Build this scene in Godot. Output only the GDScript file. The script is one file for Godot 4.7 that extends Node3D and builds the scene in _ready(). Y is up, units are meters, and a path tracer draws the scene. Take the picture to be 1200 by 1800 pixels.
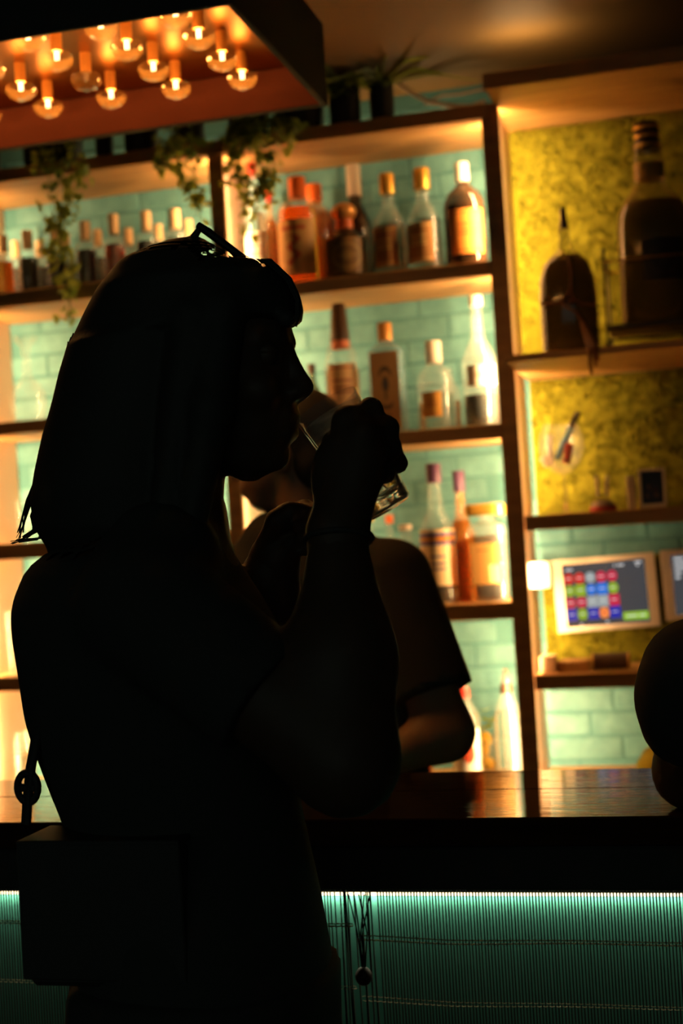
extends Node3D

# ---------------------------------------------------------------- camera numbers
const FOCAL := 2500.0                      # pixels, for a 1200 x 1800 frame
const YAW := 0.251
const PITCH := 0.0196
const ROLL := -0.0606
const EYE := Vector3(0, 1.42, 0)
var view := Basis.from_euler(Vector3(PITCH, YAW, ROLL))
var rng := RandomNumberGenerator.new()
var taken := {}
var mats := {}
var origin_of := {}
const WARM := Color(1.0, 0.60, 0.25)       # linear colour of the warm strips

# ---------------------------------------------------------------- helpers
func ray(px: float, py: float) -> Vector3:
	return view * Vector3((px - 600.0) / FOCAL, -(py - 900.0) / FOCAL, -1.0)

func at(px: float, py: float, z: float) -> Vector3:      # the point of the plane z that the photograph shows at a pixel
	var d := ray(px, py)
	return EYE + d * (z / d.z)

func size_at(px_len: float, z: float) -> float:
	return px_len * absf(z) * 1.02 / FOCAL

class MB:
	var v := PackedVector3Array()
	var n := PackedVector3Array()
	var uv := PackedVector2Array()

	func tri(a: Vector3, b: Vector3, c: Vector3, na: Vector3, nb: Vector3, nc: Vector3, ua := Vector2.ZERO, ub := Vector2.ZERO, uc := Vector2.ZERO) -> void:
		if (b - a).cross(c - a).dot(na + nb + nc) > 0.0:
			v.append(a); v.append(c); v.append(b)
			n.append(na); n.append(nc); n.append(nb)
			uv.append(ua); uv.append(uc); uv.append(ub)
		else:
			v.append(a); v.append(b); v.append(c)
			n.append(na); n.append(nb); n.append(nc)
			uv.append(ua); uv.append(ub); uv.append(uc)

	func flat(a: Vector3, b: Vector3, c: Vector3, hint: Vector3) -> void:
		var m := (b - a).cross(c - a)
		if m.length_squared() < 1e-18:
			return
		m = m.normalized()
		if m.dot(hint) < 0.0:
			m = -m
		tri(a, b, c, m, m, m)

	func quad(a: Vector3, b: Vector3, c: Vector3, d: Vector3, hint: Vector3) -> void:   # with a 0..1 uv: a top left, b top right, c bottom right, d bottom left
		var m := (b - a).cross(c - a)
		if m.length_squared() < 1e-18:
			m = (c - a).cross(d - a)
		m = m.normalized()
		if m.dot(hint) < 0.0:
			m = -m
		tri(a, b, c, m, m, m, Vector2(0, 0), Vector2(1, 0), Vector2(1, 1))
		tri(a, c, d, m, m, m, Vector2(0, 0), Vector2(1, 1), Vector2(0, 1))

	func box(lo: Vector3, hi: Vector3, bevel := 0.003, t := Transform3D()) -> void:
		var h := (hi - lo) / 2.0
		var mid := (hi + lo) / 2.0
		var bv := minf(bevel, minf(h.x, minf(h.y, h.z)) * 0.45)
		var P := {}
		for sx in [-1, 1]:
			for sy in [-1, 1]:
				for sz in [-1, 1]:
					var s := Vector3(sx, sy, sz)
					for k in 3:
						var q := h - Vector3(bv, bv, bv)
						q[k] = h[k]
						P[[sx, sy, sz, k]] = t * (mid + q * s)
		for k in 3:
			var i := (k + 1) % 3
			var j := (k + 2) % 3
			for s in [-1, 1]:
				var c := []
				for w in [[-1, 1], [1, 1], [1, -1], [-1, -1]]:
					var key := [0, 0, 0, k]
					key[k] = s
					key[i] = w[0]
					key[j] = w[1]
					c.append(P[key])
				var hint := Vector3.ZERO
				hint[k] = s
				quad(c[0], c[1], c[2], c[3], t.basis * hint)
			for a in [-1, 1]:              # the edges along axis k
				for b in [-1, 1]:
					var e := []
					for s2 in [-1, 1]:
						for f in [i, j]:
							var key2 := [0, 0, 0, f]
							key2[k] = s2
							key2[i] = a
							key2[j] = b
							e.append(P[key2])
					var hint2 := Vector3.ZERO
					hint2[i] = a
					hint2[j] = b
					quad(e[0], e[1], e[3], e[2], t.basis * hint2)
		for sx in [-1, 1]:
			for sy in [-1, 1]:
				for sz in [-1, 1]:
					flat(P[[sx, sy, sz, 0]], P[[sx, sy, sz, 1]], P[[sx, sy, sz, 2]], t.basis * Vector3(sx, sy, sz))

	func lathe(prof: Array, seg := 24, t := Transform3D(), sq := 2.0, zr := 1.0, from := 0.0, to := TAU, hard := 0.6) -> void:
		var m := prof.size()
		var sn: Array[Vector2] = []
		for i in m - 1:
			var d: Vector2 = prof[i + 1] - prof[i]
			sn.append(Vector2(d.y, -d.x).normalized() if d.length() > 1e-9 else Vector2(1, 0))
		for i in m - 1:
			var n0 := sn[i]
			var n1 := sn[i]
			if i > 0 and sn[i - 1].dot(sn[i]) > hard:
				n0 = (sn[i - 1] + sn[i]).normalized()
			if i < m - 2 and sn[i + 1].dot(sn[i]) > hard:
				n1 = (sn[i + 1] + sn[i]).normalized()
			var p0: Vector2 = prof[i]
			var p1: Vector2 = prof[i + 1]
			for j in seg:
				var q := []
				var qn := []
				for w in 2:
					var th := from + (to - from) * (j + w) / seg
					var c := cos(th)
					var s := sin(th)
					var k := 1.0
					var dn := Vector2(c, s)
					if sq > 2.01:
						k = 1.0 / pow(pow(absf(c), sq) + pow(absf(s), sq), 1.0 / sq)
						dn = Vector2(signf(c) * pow(absf(c), sq - 1.0), signf(s) * pow(absf(s), sq - 1.0)).normalized()
					dn = Vector2(dn.x, dn.y / zr).normalized()
					q.append(t * Vector3(p0.x * k * c, p0.y, p0.x * k * s * zr))
					q.append(t * Vector3(p1.x * k * c, p1.y, p1.x * k * s * zr))
					qn.append((t.basis * Vector3(dn.x * n0.x, n0.y, dn.y * n0.x)).normalized())
					qn.append((t.basis * Vector3(dn.x * n1.x, n1.y, dn.y * n1.x)).normalized())
				var u0 := 1.0 - float(j) / seg
				var u1 := 1.0 - float(j + 1) / seg
				var v0 := 1.0 - float(i) / (m - 1)
				var v1 := 1.0 - float(i + 1) / (m - 1)
				if p0.x > 1e-7:
					tri(q[0], q[2], q[3], qn[0], qn[2], qn[3], Vector2(u0, v0), Vector2(u1, v0), Vector2(u1, v1))
				if p1.x > 1e-7:
					tri(q[0], q[3], q[1], qn[0], qn[3], qn[1], Vector2(u0, v0), Vector2(u1, v1), Vector2(u0, v1))

	func tube(pts: Array, radii: Array, seg := 8) -> void:
		var rings := []
		var ns := []
		var up := Vector3(0.31, 0.87, 0.38)
		for i in pts.size():
			var d: Vector3 = (pts[mini(i + 1, pts.size() - 1)] - pts[maxi(i - 1, 0)]).normalized()
			var x := up - d * up.dot(d)
			if x.length() < 0.05:
				x = Vector3.RIGHT - d * d.x
			x = x.normalized()
			up = x
			var y := d.cross(x)
			var r: float = radii[mini(i, radii.size() - 1)]
			var ring := []
			var rn := []
			for j in seg:
				var th := TAU * j / seg
				var o := x * cos(th) + y * sin(th)
				ring.append(pts[i] + o * r)
				rn.append(o)
			rings.append(ring)
			ns.append(rn)
		for i in pts.size() - 1:
			for j in seg:
				var k := (j + 1) % seg
				tri(rings[i][j], rings[i][k], rings[i + 1][k], ns[i][j], ns[i][k], ns[i + 1][k])
				tri(rings[i][j], rings[i + 1][k], rings[i + 1][j], ns[i][j], ns[i + 1][k], ns[i + 1][j])
		for e in [0, pts.size() - 1]:
			var o2: Vector3 = pts[e] - pts[1 if e == 0 else e - 1]
			for j in range(1, seg - 1):
				flat(rings[e][0], rings[e][j], rings[e][j + 1], o2)

	func ball(c: Vector3, r: Vector3, seg := 16, b := Basis()) -> void:
		var prof := []
		var k := maxi(6, seg / 2)
		for i in k + 1:
			var a := -PI / 2 + PI * i / k
			prof.append(Vector2(maxf(cos(a), 0.0) if i > 0 and i < k else 0.0, sin(a)))
		var t := Transform3D(b * Basis.from_scale(r), c)
		var start := v.size()
		lathe(prof, seg, t, 2.0, 1.0, 0.0, TAU, -1.0)
		for i in range(start, v.size()):     # normals of a stretched ball
			var l := b.inverse() * (v[i] - c)
			n[i] = (b * Vector3(l.x / (r.x * r.x), l.y / (r.y * r.y), l.z / (r.z * r.z))).normalized()

	func facet() -> void:                    # flat normals, for cut glass
		for i in range(0, v.size(), 3):
			var m := (v[i + 2] - v[i]).cross(v[i + 1] - v[i]).normalized()
			for k in 3: n[i + k] = m

	func mesh(off := Vector3.ZERO) -> ArrayMesh:
		var arrays := []
		arrays.resize(Mesh.ARRAY_MAX)
		var vv := v
		if off != Vector3.ZERO:
			vv = v.duplicate()
			for i in vv.size():
				vv[i] -= off
		arrays[Mesh.ARRAY_VERTEX] = vv
		arrays[Mesh.ARRAY_NORMAL] = n
		arrays[Mesh.ARRAY_TEX_UV] = uv
		var m := ArrayMesh.new()
		m.add_surface_from_arrays(Mesh.PRIMITIVE_TRIANGLES, arrays)
		return m

func numbered(called: String) -> String:
	var k: int = taken.get(called, 0)
	taken[called] = k + 1
	return called if k == 0 else "%s_%03d" % [called, k]

func tag(o: Node, label: String, category: String, group := "") -> void:
	o.set_meta("label", label)
	o.set_meta("category", category)
	if group:
		o.set_meta("group", group)

func thing(called: String, label: String, category: String, where := Vector3.ZERO, group := "") -> Node3D:
	var o := Node3D.new()
	o.name = numbered(called)
	add_child(o, true)
	o.position = where
	origin_of[o] = where
	tag(o, label, category, group)
	return o

func obj(called: String, mb: MB, m: Material, parent: Node = null) -> MeshInstance3D:   # mb in world axes, or in the thing's own when its place was given as zero
	var o := MeshInstance3D.new()
	var off: Vector3 = origin_of.get(parent, Vector3.ZERO) if parent else Vector3.ZERO
	o.mesh = mb.mesh(off)
	o.material_override = m
	origin_of[o] = off
	if parent:
		o.name = called
		parent.add_child(o, true)
	else:
		o.name = numbered(called)
		add_child(o, true)
	return o

func struct(called: String, mb: MB, m: Material) -> MeshInstance3D:
	var o := obj(called, mb, m)
	o.set_meta("kind", "structure")
	return o

func lin(r: float, g: float, b: float) -> Color:
	return Color(r, g, b).linear_to_srgb()

func mat(key: String, c := Color(0.5, 0.5, 0.5), rough := 0.6, metal := 0.0) -> StandardMaterial3D:   # c is linear
	if mats.has(key):
		return mats[key]
	var m := StandardMaterial3D.new()
	m.resource_name = key
	m.albedo_color = lin(c.r, c.g, c.b)
	m.roughness = rough
	m.metallic = metal
	mats[key] = m
	return m

func pane(key: String, c: Color, alpha: float) -> StandardMaterial3D:    # thin smooth glass
	var m := mat(key, c, 0.11)
	m.transparency = BaseMaterial3D.TRANSPARENCY_ALPHA
	m.albedo_color.a = alpha
	return m

func solid_glass(key: String, c: Color, rough := 0.0, scale := 0.05) -> StandardMaterial3D:
	var m := mat(key, c, rough)
	m.refraction_enabled = true
	m.refraction_scale = scale
	m.albedo_color.a = 0.0
	return m

func glow(key: String, c: Color, energy: float) -> StandardMaterial3D:
	var m := mat(key, Color(0.8, 0.8, 0.8), 0.5)
	m.emission_enabled = true
	m.emission = lin(c.r, c.g, c.b)
	m.emission_energy_multiplier = energy
	return m

func noise_tex(seed_: int, freq: float, lo: Color, hi: Color, size := 256, oct := 4, type := FastNoiseLite.TYPE_SIMPLEX_SMOOTH) -> NoiseTexture2D:
	var f := FastNoiseLite.new()
	f.seed = seed_
	f.frequency = freq
	f.noise_type = type
	f.fractal_octaves = oct
	var t := NoiseTexture2D.new()
	t.width = size
	t.height = size
	t.seamless = true
	t.noise = f
	var g := Gradient.new()
	g.set_color(0, lo.linear_to_srgb())
	g.set_color(1, hi.linear_to_srgb())
	t.color_ramp = g
	return t

func tri_tex(m: StandardMaterial3D, t: Texture2D, scale: Vector3) -> void:
	m.albedo_texture = t
	m.albedo_color = Color.WHITE
	m.uv1_triplanar = true
	m.uv1_world_triplanar = true
	m.uv1_scale = scale

# ---------------------------------------------------------------- signed distance bodies
func cap(a: Vector3, b: Vector3, ra: float, rb: float) -> Array:
	return [0, a, b, ra, rb]

func ell(c: Vector3, r: Vector3, b := Basis()) -> Array:
	return [1, c, b.inverse(), r]

# a trunk or a head: its back and front outlines (pixels), its half widths by pixel row, the plane it stands in
func outline(back: Array, front: Array, widths: Array, z: float, grow := 0.0) -> Array:
	var bw := []
	for q in back: bw.append(at(q[0], q[1], z))
	var fw := []
	for q in front: fw.append(at(q[0], q[1], z))
	var ww := []
	for q in widths: ww.append([at((back[0][0] + front[0][0]) / 2.0, q[0], z).y, q[1]])
	var hi: float = maxf(bw[0].y, fw[0].y)
	var lo: float = minf(bw[-1].y, fw[-1].y)
	var rows := []
	for i in 61:
		var y := lerpf(hi, lo, i / 60.0)
		var xb := along(bw, y)
		var xf := along(fw, y)
		var w: float = ww[0][1]
		for k in ww.size() - 1:
			if y <= ww[k][0]:
				w = lerpf(ww[k][1], ww[k + 1][1], clampf((ww[k][0] - y) / (ww[k][0] - ww[k + 1][0]), 0, 1))
		rows.append([(xb + xf) / 2.0, maxf((xf - xb) / 2.0 + grow, 0.004), w + grow])
	return [2, hi, lo, z, rows]

func along(pts: Array, y: float) -> float:
	for k in pts.size() - 1:
		if y <= pts[k].y and y >= pts[k + 1].y:
			return lerpf(pts[k].x, pts[k + 1].x, (pts[k].y - y) / maxf(pts[k].y - pts[k + 1].y, 1e-6))
	return pts[0].x if y > pts[0].y else pts[-1].x

func field(pr: Array, p: Vector3) -> float:
	if pr[0] == 0:
		var a: Vector3 = pr[1]
		var ab: Vector3 = pr[2] - a
		var h := clampf((p - a).dot(ab) / maxf(ab.length_squared(), 1e-12), 0.0, 1.0)
		return (p - a - ab * h).length() - lerpf(pr[3], pr[4], h)
	if pr[0] == 1:
		var q: Vector3 = pr[2] * (p - pr[1])
		var r: Vector3 = pr[3]
		var k0 := (q / r).length()
		var k1 := (q / (r * r)).length()
		return k0 * (k0 - 1.0) / maxf(k1, 1e-6) if k0 > 1e-4 else -minf(r.x, minf(r.y, r.z))
	var hi: float = pr[1]
	var lo: float = pr[2]
	var rows: Array = pr[4]
	var f := clampf((hi - p.y) / (hi - lo), 0.0, 1.0) * (rows.size() - 1)
	var i := mini(int(f), rows.size() - 2)
	var g := f - i
	var ra: Array = rows[i]
	var rb: Array = rows[i + 1]
	var ax := lerpf(ra[1], rb[1], g)
	var az := lerpf(ra[2], rb[2], g)
	var e := Vector2((p.x - lerpf(ra[0], rb[0], g)) / ax, (p.z - pr[3]) / az)
	var e2 := Vector2(e.x / ax, e.y / az)
	var el := e.length()
	var d := el * (el - 1.0) / maxf(e2.length(), 1e-5) if el > 1e-4 else -minf(ax, az)
	return maxf(d, maxf(lo - p.y, p.y - hi))

func bounds(pr: Array) -> AABB:
	if pr[0] == 0:
		var r := maxf(pr[3], pr[4])
		return AABB(pr[1], Vector3.ZERO).expand(pr[2]).grow(r)
	if pr[0] == 1:
		var r2: Vector3 = pr[3]
		return AABB(pr[1], Vector3.ZERO).grow(maxf(r2.x, maxf(r2.y, r2.z)))
	var b := AABB(Vector3(pr[4][0][0], pr[1], pr[3]), Vector3.ZERO)
	for k in pr[4].size():
		var row: Array = pr[4][k]
		b = b.expand(Vector3(row[0] - row[1], pr[2], pr[3] - row[2])).expand(Vector3(row[0] + row[1], pr[2], pr[3] + row[2]))
	return b

# Surface nets over the smooth union of the shapes; cuts are [normal, distance] half spaces taken away, carve are shapes taken away.
func body(mb: MB, prims: Array, cell: float, k: float, carve := [], cuts := []) -> void:
	var bb := bounds(prims[0])
	for pr in prims:
		bb = bb.merge(bounds(pr))
	bb = bb.grow(cell * 3.0 + k)
	var nx := int(bb.size.x / cell) + 2
	var ny := int(bb.size.y / cell) + 2
	var nz := int(bb.size.z / cell) + 2
	var o := bb.position
	var S := PackedFloat32Array()
	S.resize(nx * ny * nz)
	var reach := k * 5.0 + cell * 2.0
	for pr in prims:
		var b := bounds(pr).grow(reach)
		var lo := ((b.position - o) / cell).floor()
		var hi := ((b.end - o) / cell).ceil()
		for iy in range(maxi(int(lo.y), 0), mini(int(hi.y), ny - 1) + 1):
			for iz in range(maxi(int(lo.z), 0), mini(int(hi.z), nz - 1) + 1):
				var base := (iy * nz + iz) * nx
				for ix in range(maxi(int(lo.x), 0), mini(int(hi.x), nx - 1) + 1):
					var d := field(pr, o + Vector3(ix, iy, iz) * cell)
					if d < reach:
						S[base + ix] += exp(-clampf(d / k, -20.0, 20.0))
	for i in S.size():
		S[i] = -k * log(S[i]) if S[i] > 1e-8 else reach
	for pr in carve:
		var b2 := bounds(pr).grow(cell * 2.0)
		var lo2 := ((b2.position - o) / cell).floor()
		var hi2 := ((b2.end - o) / cell).ceil()
		for iy in range(maxi(int(lo2.y), 0), mini(int(hi2.y), ny - 1) + 1):
			for iz in range(maxi(int(lo2.z), 0), mini(int(hi2.z), nz - 1) + 1):
				for ix in range(maxi(int(lo2.x), 0), mini(int(hi2.x), nx - 1) + 1):
					var i2 := (iy * nz + iz) * nx + ix
					S[i2] = maxf(S[i2], -field(pr, o + Vector3(ix, iy, iz) * cell))
	if cuts:
		for iy in ny:
			for iz in nz:
				for ix in nx:
					var i3 := (iy * nz + iz) * nx + ix
					if S[i3] < cell * 2.0:
						for c in cuts:
							S[i3] = maxf(S[i3], (o + Vector3(ix, iy, iz) * cell).dot(c[0]) - c[1])
	var id := PackedInt32Array()
	id.resize(S.size())
	id.fill(-1)
	var V := PackedVector3Array()
	var N := PackedVector3Array()
	var sy := nz * nx
	for iy in ny - 1:
		for iz in nz - 1:
			for ix in nx - 1:
				var i := (iy * nz + iz) * nx + ix
				var f0 := S[i]
				if f0 > cell * 2.0 or f0 < -cell * 2.0:
					continue
				var f1 := S[i + 1]
				var f2 := S[i + nx]
				var f3 := S[i + nx + 1]
				var f4 := S[i + sy]
				var f5 := S[i + sy + 1]
				var f6 := S[i + sy + nx]
				var f7 := S[i + sy + nx + 1]
				var neg := int(f0 < 0) + int(f1 < 0) + int(f2 < 0) + int(f3 < 0) + int(f4 < 0) + int(f5 < 0) + int(f6 < 0) + int(f7 < 0)
				if neg == 0 or neg == 8:
					continue
				var s := Vector3.ZERO
				var c := 0
				for e in [[f0, f1, 0, 0, 0, 0], [f2, f3, 0, 0, 0, 1], [f4, f5, 0, 0, 1, 0], [f6, f7, 0, 0, 1, 1], [f0, f2, 2, 0, 0, 0], [f1, f3, 2, 1, 0, 0], [f4, f6, 2, 0, 1, 0], [f5, f7, 2, 1, 1, 0], [f0, f4, 1, 0, 0, 0], [f1, f5, 1, 1, 0, 0], [f2, f6, 1, 0, 0, 1], [f3, f7, 1, 1, 0, 1]]:
					if (e[0] < 0) != (e[1] < 0):
						var q := Vector3(e[3], e[4], e[5])
						q[e[2]] = e[0] / (e[0] - e[1])
						s += q
						c += 1
				id[i] = V.size()
				V.append(o + (Vector3(ix, iy, iz) + s / c) * cell)
				N.append(Vector3(f1 + f3 + f5 + f7 - f0 - f2 - f4 - f6, f4 + f5 + f6 + f7 - f0 - f1 - f2 - f3, f2 + f3 + f6 + f7 - f0 - f1 - f4 - f5).normalized())
	for iy in range(1, ny - 1):
		for iz in range(1, nz - 1):
			for ix in range(1, nx - 1):
				var i := (iy * nz + iz) * nx + ix
				if id[i] < 0 and id[i - 1] < 0 and id[i - nx] < 0 and id[i - sy] < 0:
					continue
				var inside := S[i] < 0
				for e in [[1, nx, sy], [nx, 1, sy], [sy, 1, nx]]:
					if (S[i + e[0]] < 0) != inside:
						var a := id[i]
						var b := id[i - e[1]]
						var c2 := id[i - e[1] - e[2]]
						var d2 := id[i - e[2]]
						if a >= 0 and b >= 0 and c2 >= 0 and d2 >= 0:
							mb.tri(V[a], V[b], V[c2], N[a], N[b], N[c2])
							mb.tri(V[a], V[c2], V[d2], N[a], N[c2], N[d2])
# ---------------------------------------------------------------- the scene
func _ready() -> void:
	rng.seed = 7
	var cam := Camera3D.new()
	cam.name = "camera"
	cam.transform = Transform3D(view, EYE)
	var ca := CameraAttributesPhysical.new()
	ca.frustum_focal_length = 33.3333
	ca.exposure_aperture = 3.1
	ca.frustum_focus_distance = 1.6
	cam.attributes = ca
	cam.fov = rad_to_deg(2.0 * atan(900.0 / FOCAL))
	cam.near = 0.05
	add_child(cam)
	var we := WorldEnvironment.new()
	we.name = "environment"
	var env := Environment.new()
	env.background_mode = Environment.BG_COLOR
	env.background_color = Color(0, 0, 0)
	env.tonemap_mode = Environment.TONE_MAPPER_LINEAR
	env.tonemap_exposure = 1.0
	env.sdfgi_enabled = true
	env.ssao_enabled = true
	env.ssil_enabled = true
	we.environment = env
	add_child(we)
	make_materials()
	room()
	shelving()
	bar()
	light_box()
	strips()
	woman()
	bartender()
	customer()
	drinks_and_bag()
	bottles()
	right_side()
	plants()

func make_materials() -> void:
	var w := mat("shelf wood", Color.WHITE, 0.5)
	tri_tex(w, noise_tex(11, 0.02, Color(0.36, 0.19, 0.062), Color(0.56, 0.32, 0.11)), Vector3(0.6, 5.0, 5.0))
	var d := mat("bar wood", Color.WHITE, 0.03)
	tri_tex(d, noise_tex(12, 0.02, Color(0.030, 0.013, 0.006), Color(0.065, 0.03, 0.012)), Vector3(0.5, 8.0, 8.0))
	d.heightmap_enabled = true
	d.heightmap_texture = noise_tex(13, 0.02, Color.BLACK, Color.WHITE, 512)
	d.heightmap_scale = 0.014
	mat("pale panel", Color(0.72, 0.50, 0.34), 0.5)
	mat("dark wood", Color(0.05, 0.025, 0.012), 0.5)
	mat("black board", Color(0.05, 0.05, 0.047), 0.8)
	for k in 3:
		var b := mat("teal brick %d" % k, Color.WHITE, 0.6)
		var t: float = [1.0, 0.95, 1.05][k]
		tri_tex(b, noise_tex(20 + k, 0.03, Color(0.085, 0.265, 0.29) * t, Color(0.135, 0.36, 0.39) * t), Vector3(2, 2, 2))
		b.heightmap_enabled = true
		b.heightmap_texture = noise_tex(30, 0.05, Color.BLACK, Color.WHITE)
		b.heightmap_scale = 0.25
	mat("teal joint", Color(0.075, 0.24, 0.26), 0.8)
	mat("teal bar front", Color(0.045, 0.25, 0.19), 0.7)
	mat("plaster", Color(0.20, 0.125, 0.042), 0.6)
	mat("dark wall", Color(0.06, 0.06, 0.06), 0.8)
	mat("floor", Color(0.04, 0.035, 0.03), 0.5)
	pane("clear glass", Color(0.9, 1.0, 0.97), 0.06)
	pane("pale blue glass", Color(0.35, 0.65, 0.85), 0.30)
	pane("amber glass", Color(0.8, 0.35, 0.06), 0.35)
	pane("dark glass", Color(0.05, 0.025, 0.012), 0.75)
	pane("green glass", Color(0.1, 0.16, 0.05), 0.6)
	solid_glass("whiskey", Color(0.55, 0.14, 0.015), 0.08, 0.036)
	solid_glass("orange liqueur", Color(0.85, 0.22, 0.02), 0.08, 0.036)
	solid_glass("red liqueur", Color(0.6, 0.05, 0.015), 0.08, 0.036)
	solid_glass("pale spirit", Color(0.85, 0.9, 0.85), 0.0, 0.033)
	solid_glass("dark rum", Color(0.006, 0.002, 0.001), 0.08, 0.036)
	solid_glass("tumbler glass", Color(0.97, 1, 0.98))
	pane("cut glass", Color(0.9, 0.55, 0.2), 0.06).roughness = 0.03
	var ice := mat("ice", Color(0.9, 0.9, 0.86), 0.4)
	ice.transparency = BaseMaterial3D.TRANSPARENCY_ALPHA
	ice.albedo_color.a = 0.42
	ice.backlight_enabled = true
	ice.backlight = lin(0.85, 0.85, 0.8)
	var et := mat("etched glass", Color.WHITE, 0.5)
	et.albedo_texture = noise_tex(50, 0.02, Color(0.25, 0.24, 0.22), Color(0.95, 0.93, 0.88))
	et.albedo_color = Color(1, 1, 1, 0.55)
	et.transparency = BaseMaterial3D.TRANSPARENCY_ALPHA
	et.backlight_enabled = true
	et.backlight = lin(0.9, 0.88, 0.8)
	pane("thin tumbler", Color(0.9, 0.95, 0.9), 0.05)
	pane("olive glass", Color(0.50, 0.36, 0.06), 0.26)
	mat("gold cap", Color(0.75, 0.45, 0.08), 0.3, 0.7)
	mat("white cap", Color(0.75, 0.68, 0.58), 0.4)
	mat("brown cap", Color(0.05, 0.025, 0.015), 0.4)
	mat("orange cap", Color(0.75, 0.14, 0.02), 0.4)
	mat("red cap", Color(0.45, 0.03, 0.02), 0.4)
	mat("purple cap", Color(0.10, 0.05, 0.13), 0.35)
	mat("amber cap", Color(0.7, 0.32, 0.08), 0.35, 0.4)
	mat("cork", Color(0.62, 0.42, 0.22), 0.9)
	mat("silver", Color(0.7, 0.7, 0.7), 0.25, 1.0)
	mat("black rubber", Color(0.012, 0.012, 0.012), 0.5)
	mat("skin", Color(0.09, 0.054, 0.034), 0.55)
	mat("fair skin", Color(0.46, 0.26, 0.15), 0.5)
	mat("black cloth", Color(0.055, 0.057, 0.053), 0.95)
	mat("hair", Color(0.045, 0.043, 0.038), 0.65)
	mat("black leather", Color(0.05, 0.05, 0.047), 0.65)
	mat("brass", Color(0.7, 0.42, 0.12), 0.3, 1.0)
	mat("pot", Color(0.012, 0.012, 0.012), 0.5)
	mat("bamboo", Color(0.030, 0.022, 0.013), 0.6)
	mat("gold thread", Color(0.95, 0.75, 0.4), 0.4)
	mat("dark cord", Color(0.02, 0.015, 0.01), 0.7)
	mat("white plastic", Color(0.72, 0.62, 0.5), 0.4)
	mat("copper sheet", Color(0.34, 0.125, 0.010), 0.34, 1.0)
	mat("red wood", Color(0.075, 0.010, 0.0005), 0.9)
	mat("cable", Color(0.75, 0.55, 0.4), 0.5)
	mat("leather cord", Color(0.16, 0.06, 0.02), 0.7)
	var mo := mat("moss", Color.WHITE, 0.95)
	tri_tex(mo, noise_tex(40, 0.05, Color(0.15, 0.155, 0.003), Color(0.34, 0.30, 0.008), 512, 5), Vector3(7, 7, 7))
	for k in 3:
		var l := mat("leaf %d" % k, [Color(0.10, 0.16, 0.02), Color(0.16, 0.22, 0.03), Color(0.06, 0.11, 0.015)][k], 0.55)
		l.backlight_enabled = true
		l.backlight = lin(0.35, 0.42, 0.06)
		l.cull_mode = BaseMaterial3D.CULL_DISABLED
	glow("strip glow", WARM, 14.0)
	glow("bar strip glow", Color(1.0, 0.80, 0.48), 3.2)
	glow("bulb glow", Color(1.0, 0.60, 0.26), 5.0)

# ---------------------------------------------------------------- room
func room() -> void:
	var f := MB.new(); f.box(Vector3(-4, -0.1, -4.5), Vector3(3, 0, 2.2), 0.0)
	struct("floor", f, mats["floor"])
	var c := MB.new(); c.box(Vector3(-4, 2.75, -4.5), Vector3(3, 2.9, 2.2), 0.0)
	struct("ceiling", c, mats["plaster"])
	for s in [["wall_left", Vector3(-4.1, 0, -4.5), Vector3(-4, 2.75, 2.2)], ["wall_right", Vector3(3, 0, -4.5), Vector3(3.1, 2.75, 2.2)], ["wall_front", Vector3(-4, 0, 2.2), Vector3(3, 2.75, 2.3)]]:
		var m := MB.new(); m.box(s[1], s[2], 0.0)
		struct(s[0], m, mats["dark wall"])
	var w := MB.new(); w.box(Vector3(-4, 0, -4.45), Vector3(3, 2.75, -4.2045), 0.0)
	var wall := struct("wall_back", w, mats["teal joint"])
	# painted bricks, one by one where the shelves let them be seen
	var shapes: Array[ArrayMesh] = []
	for k in 4:
		var b := MB.new()
		var j := rng.randf_range(-0.001, 0.001)
		b.box(Vector3(-0.106 + j, -0.0315, -0.014), Vector3(0.106, 0.0315 + j * 0.5, 0.008), 0.003)
		shapes.append(b.mesh())
	var half := MB.new()
	half.box(Vector3(-0.05, -0.0315, -0.014), Vector3(0.05, 0.0315, 0.008), 0.003)
	var row := 0
	var y := 0.70
	while y < 2.72:
		var x := -2.15 + (0.109 if row % 2 == 0 else 0.0) + (row % 3) * 0.02
		while x < 0.22:
			if x < -0.56 or y < 1.0 or (y > 1.33 and y < 1.42):
				var o := MeshInstance3D.new()
				o.name = "brick"
				o.mesh = shapes[rng.randi() % 4]
				o.material_override = mats["teal brick %d" % (rng.randi() % 3)]
				o.position = Vector3(x, y, -4.2085 + rng.randf_range(-0.002, 0.002))
				o.rotation.z = rng.randf_range(-0.006, 0.006)
				wall.add_child(o, true)
			x += 0.218
		row += 1
		y += 0.0705

# ---------------------------------------------------------------- shelves
const ZF := -3.9
const LEVELS_A := [[2.60, 2.556], [2.227, 2.181], [1.836, 1.798], [1.469, 1.421], [1.068, 1.025]]
const LEVELS_B := [[2.592, 2.556], [2.165, 2.125], [1.714, 1.673], [1.222, 1.176]]
const COUNTER := 0.72

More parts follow.
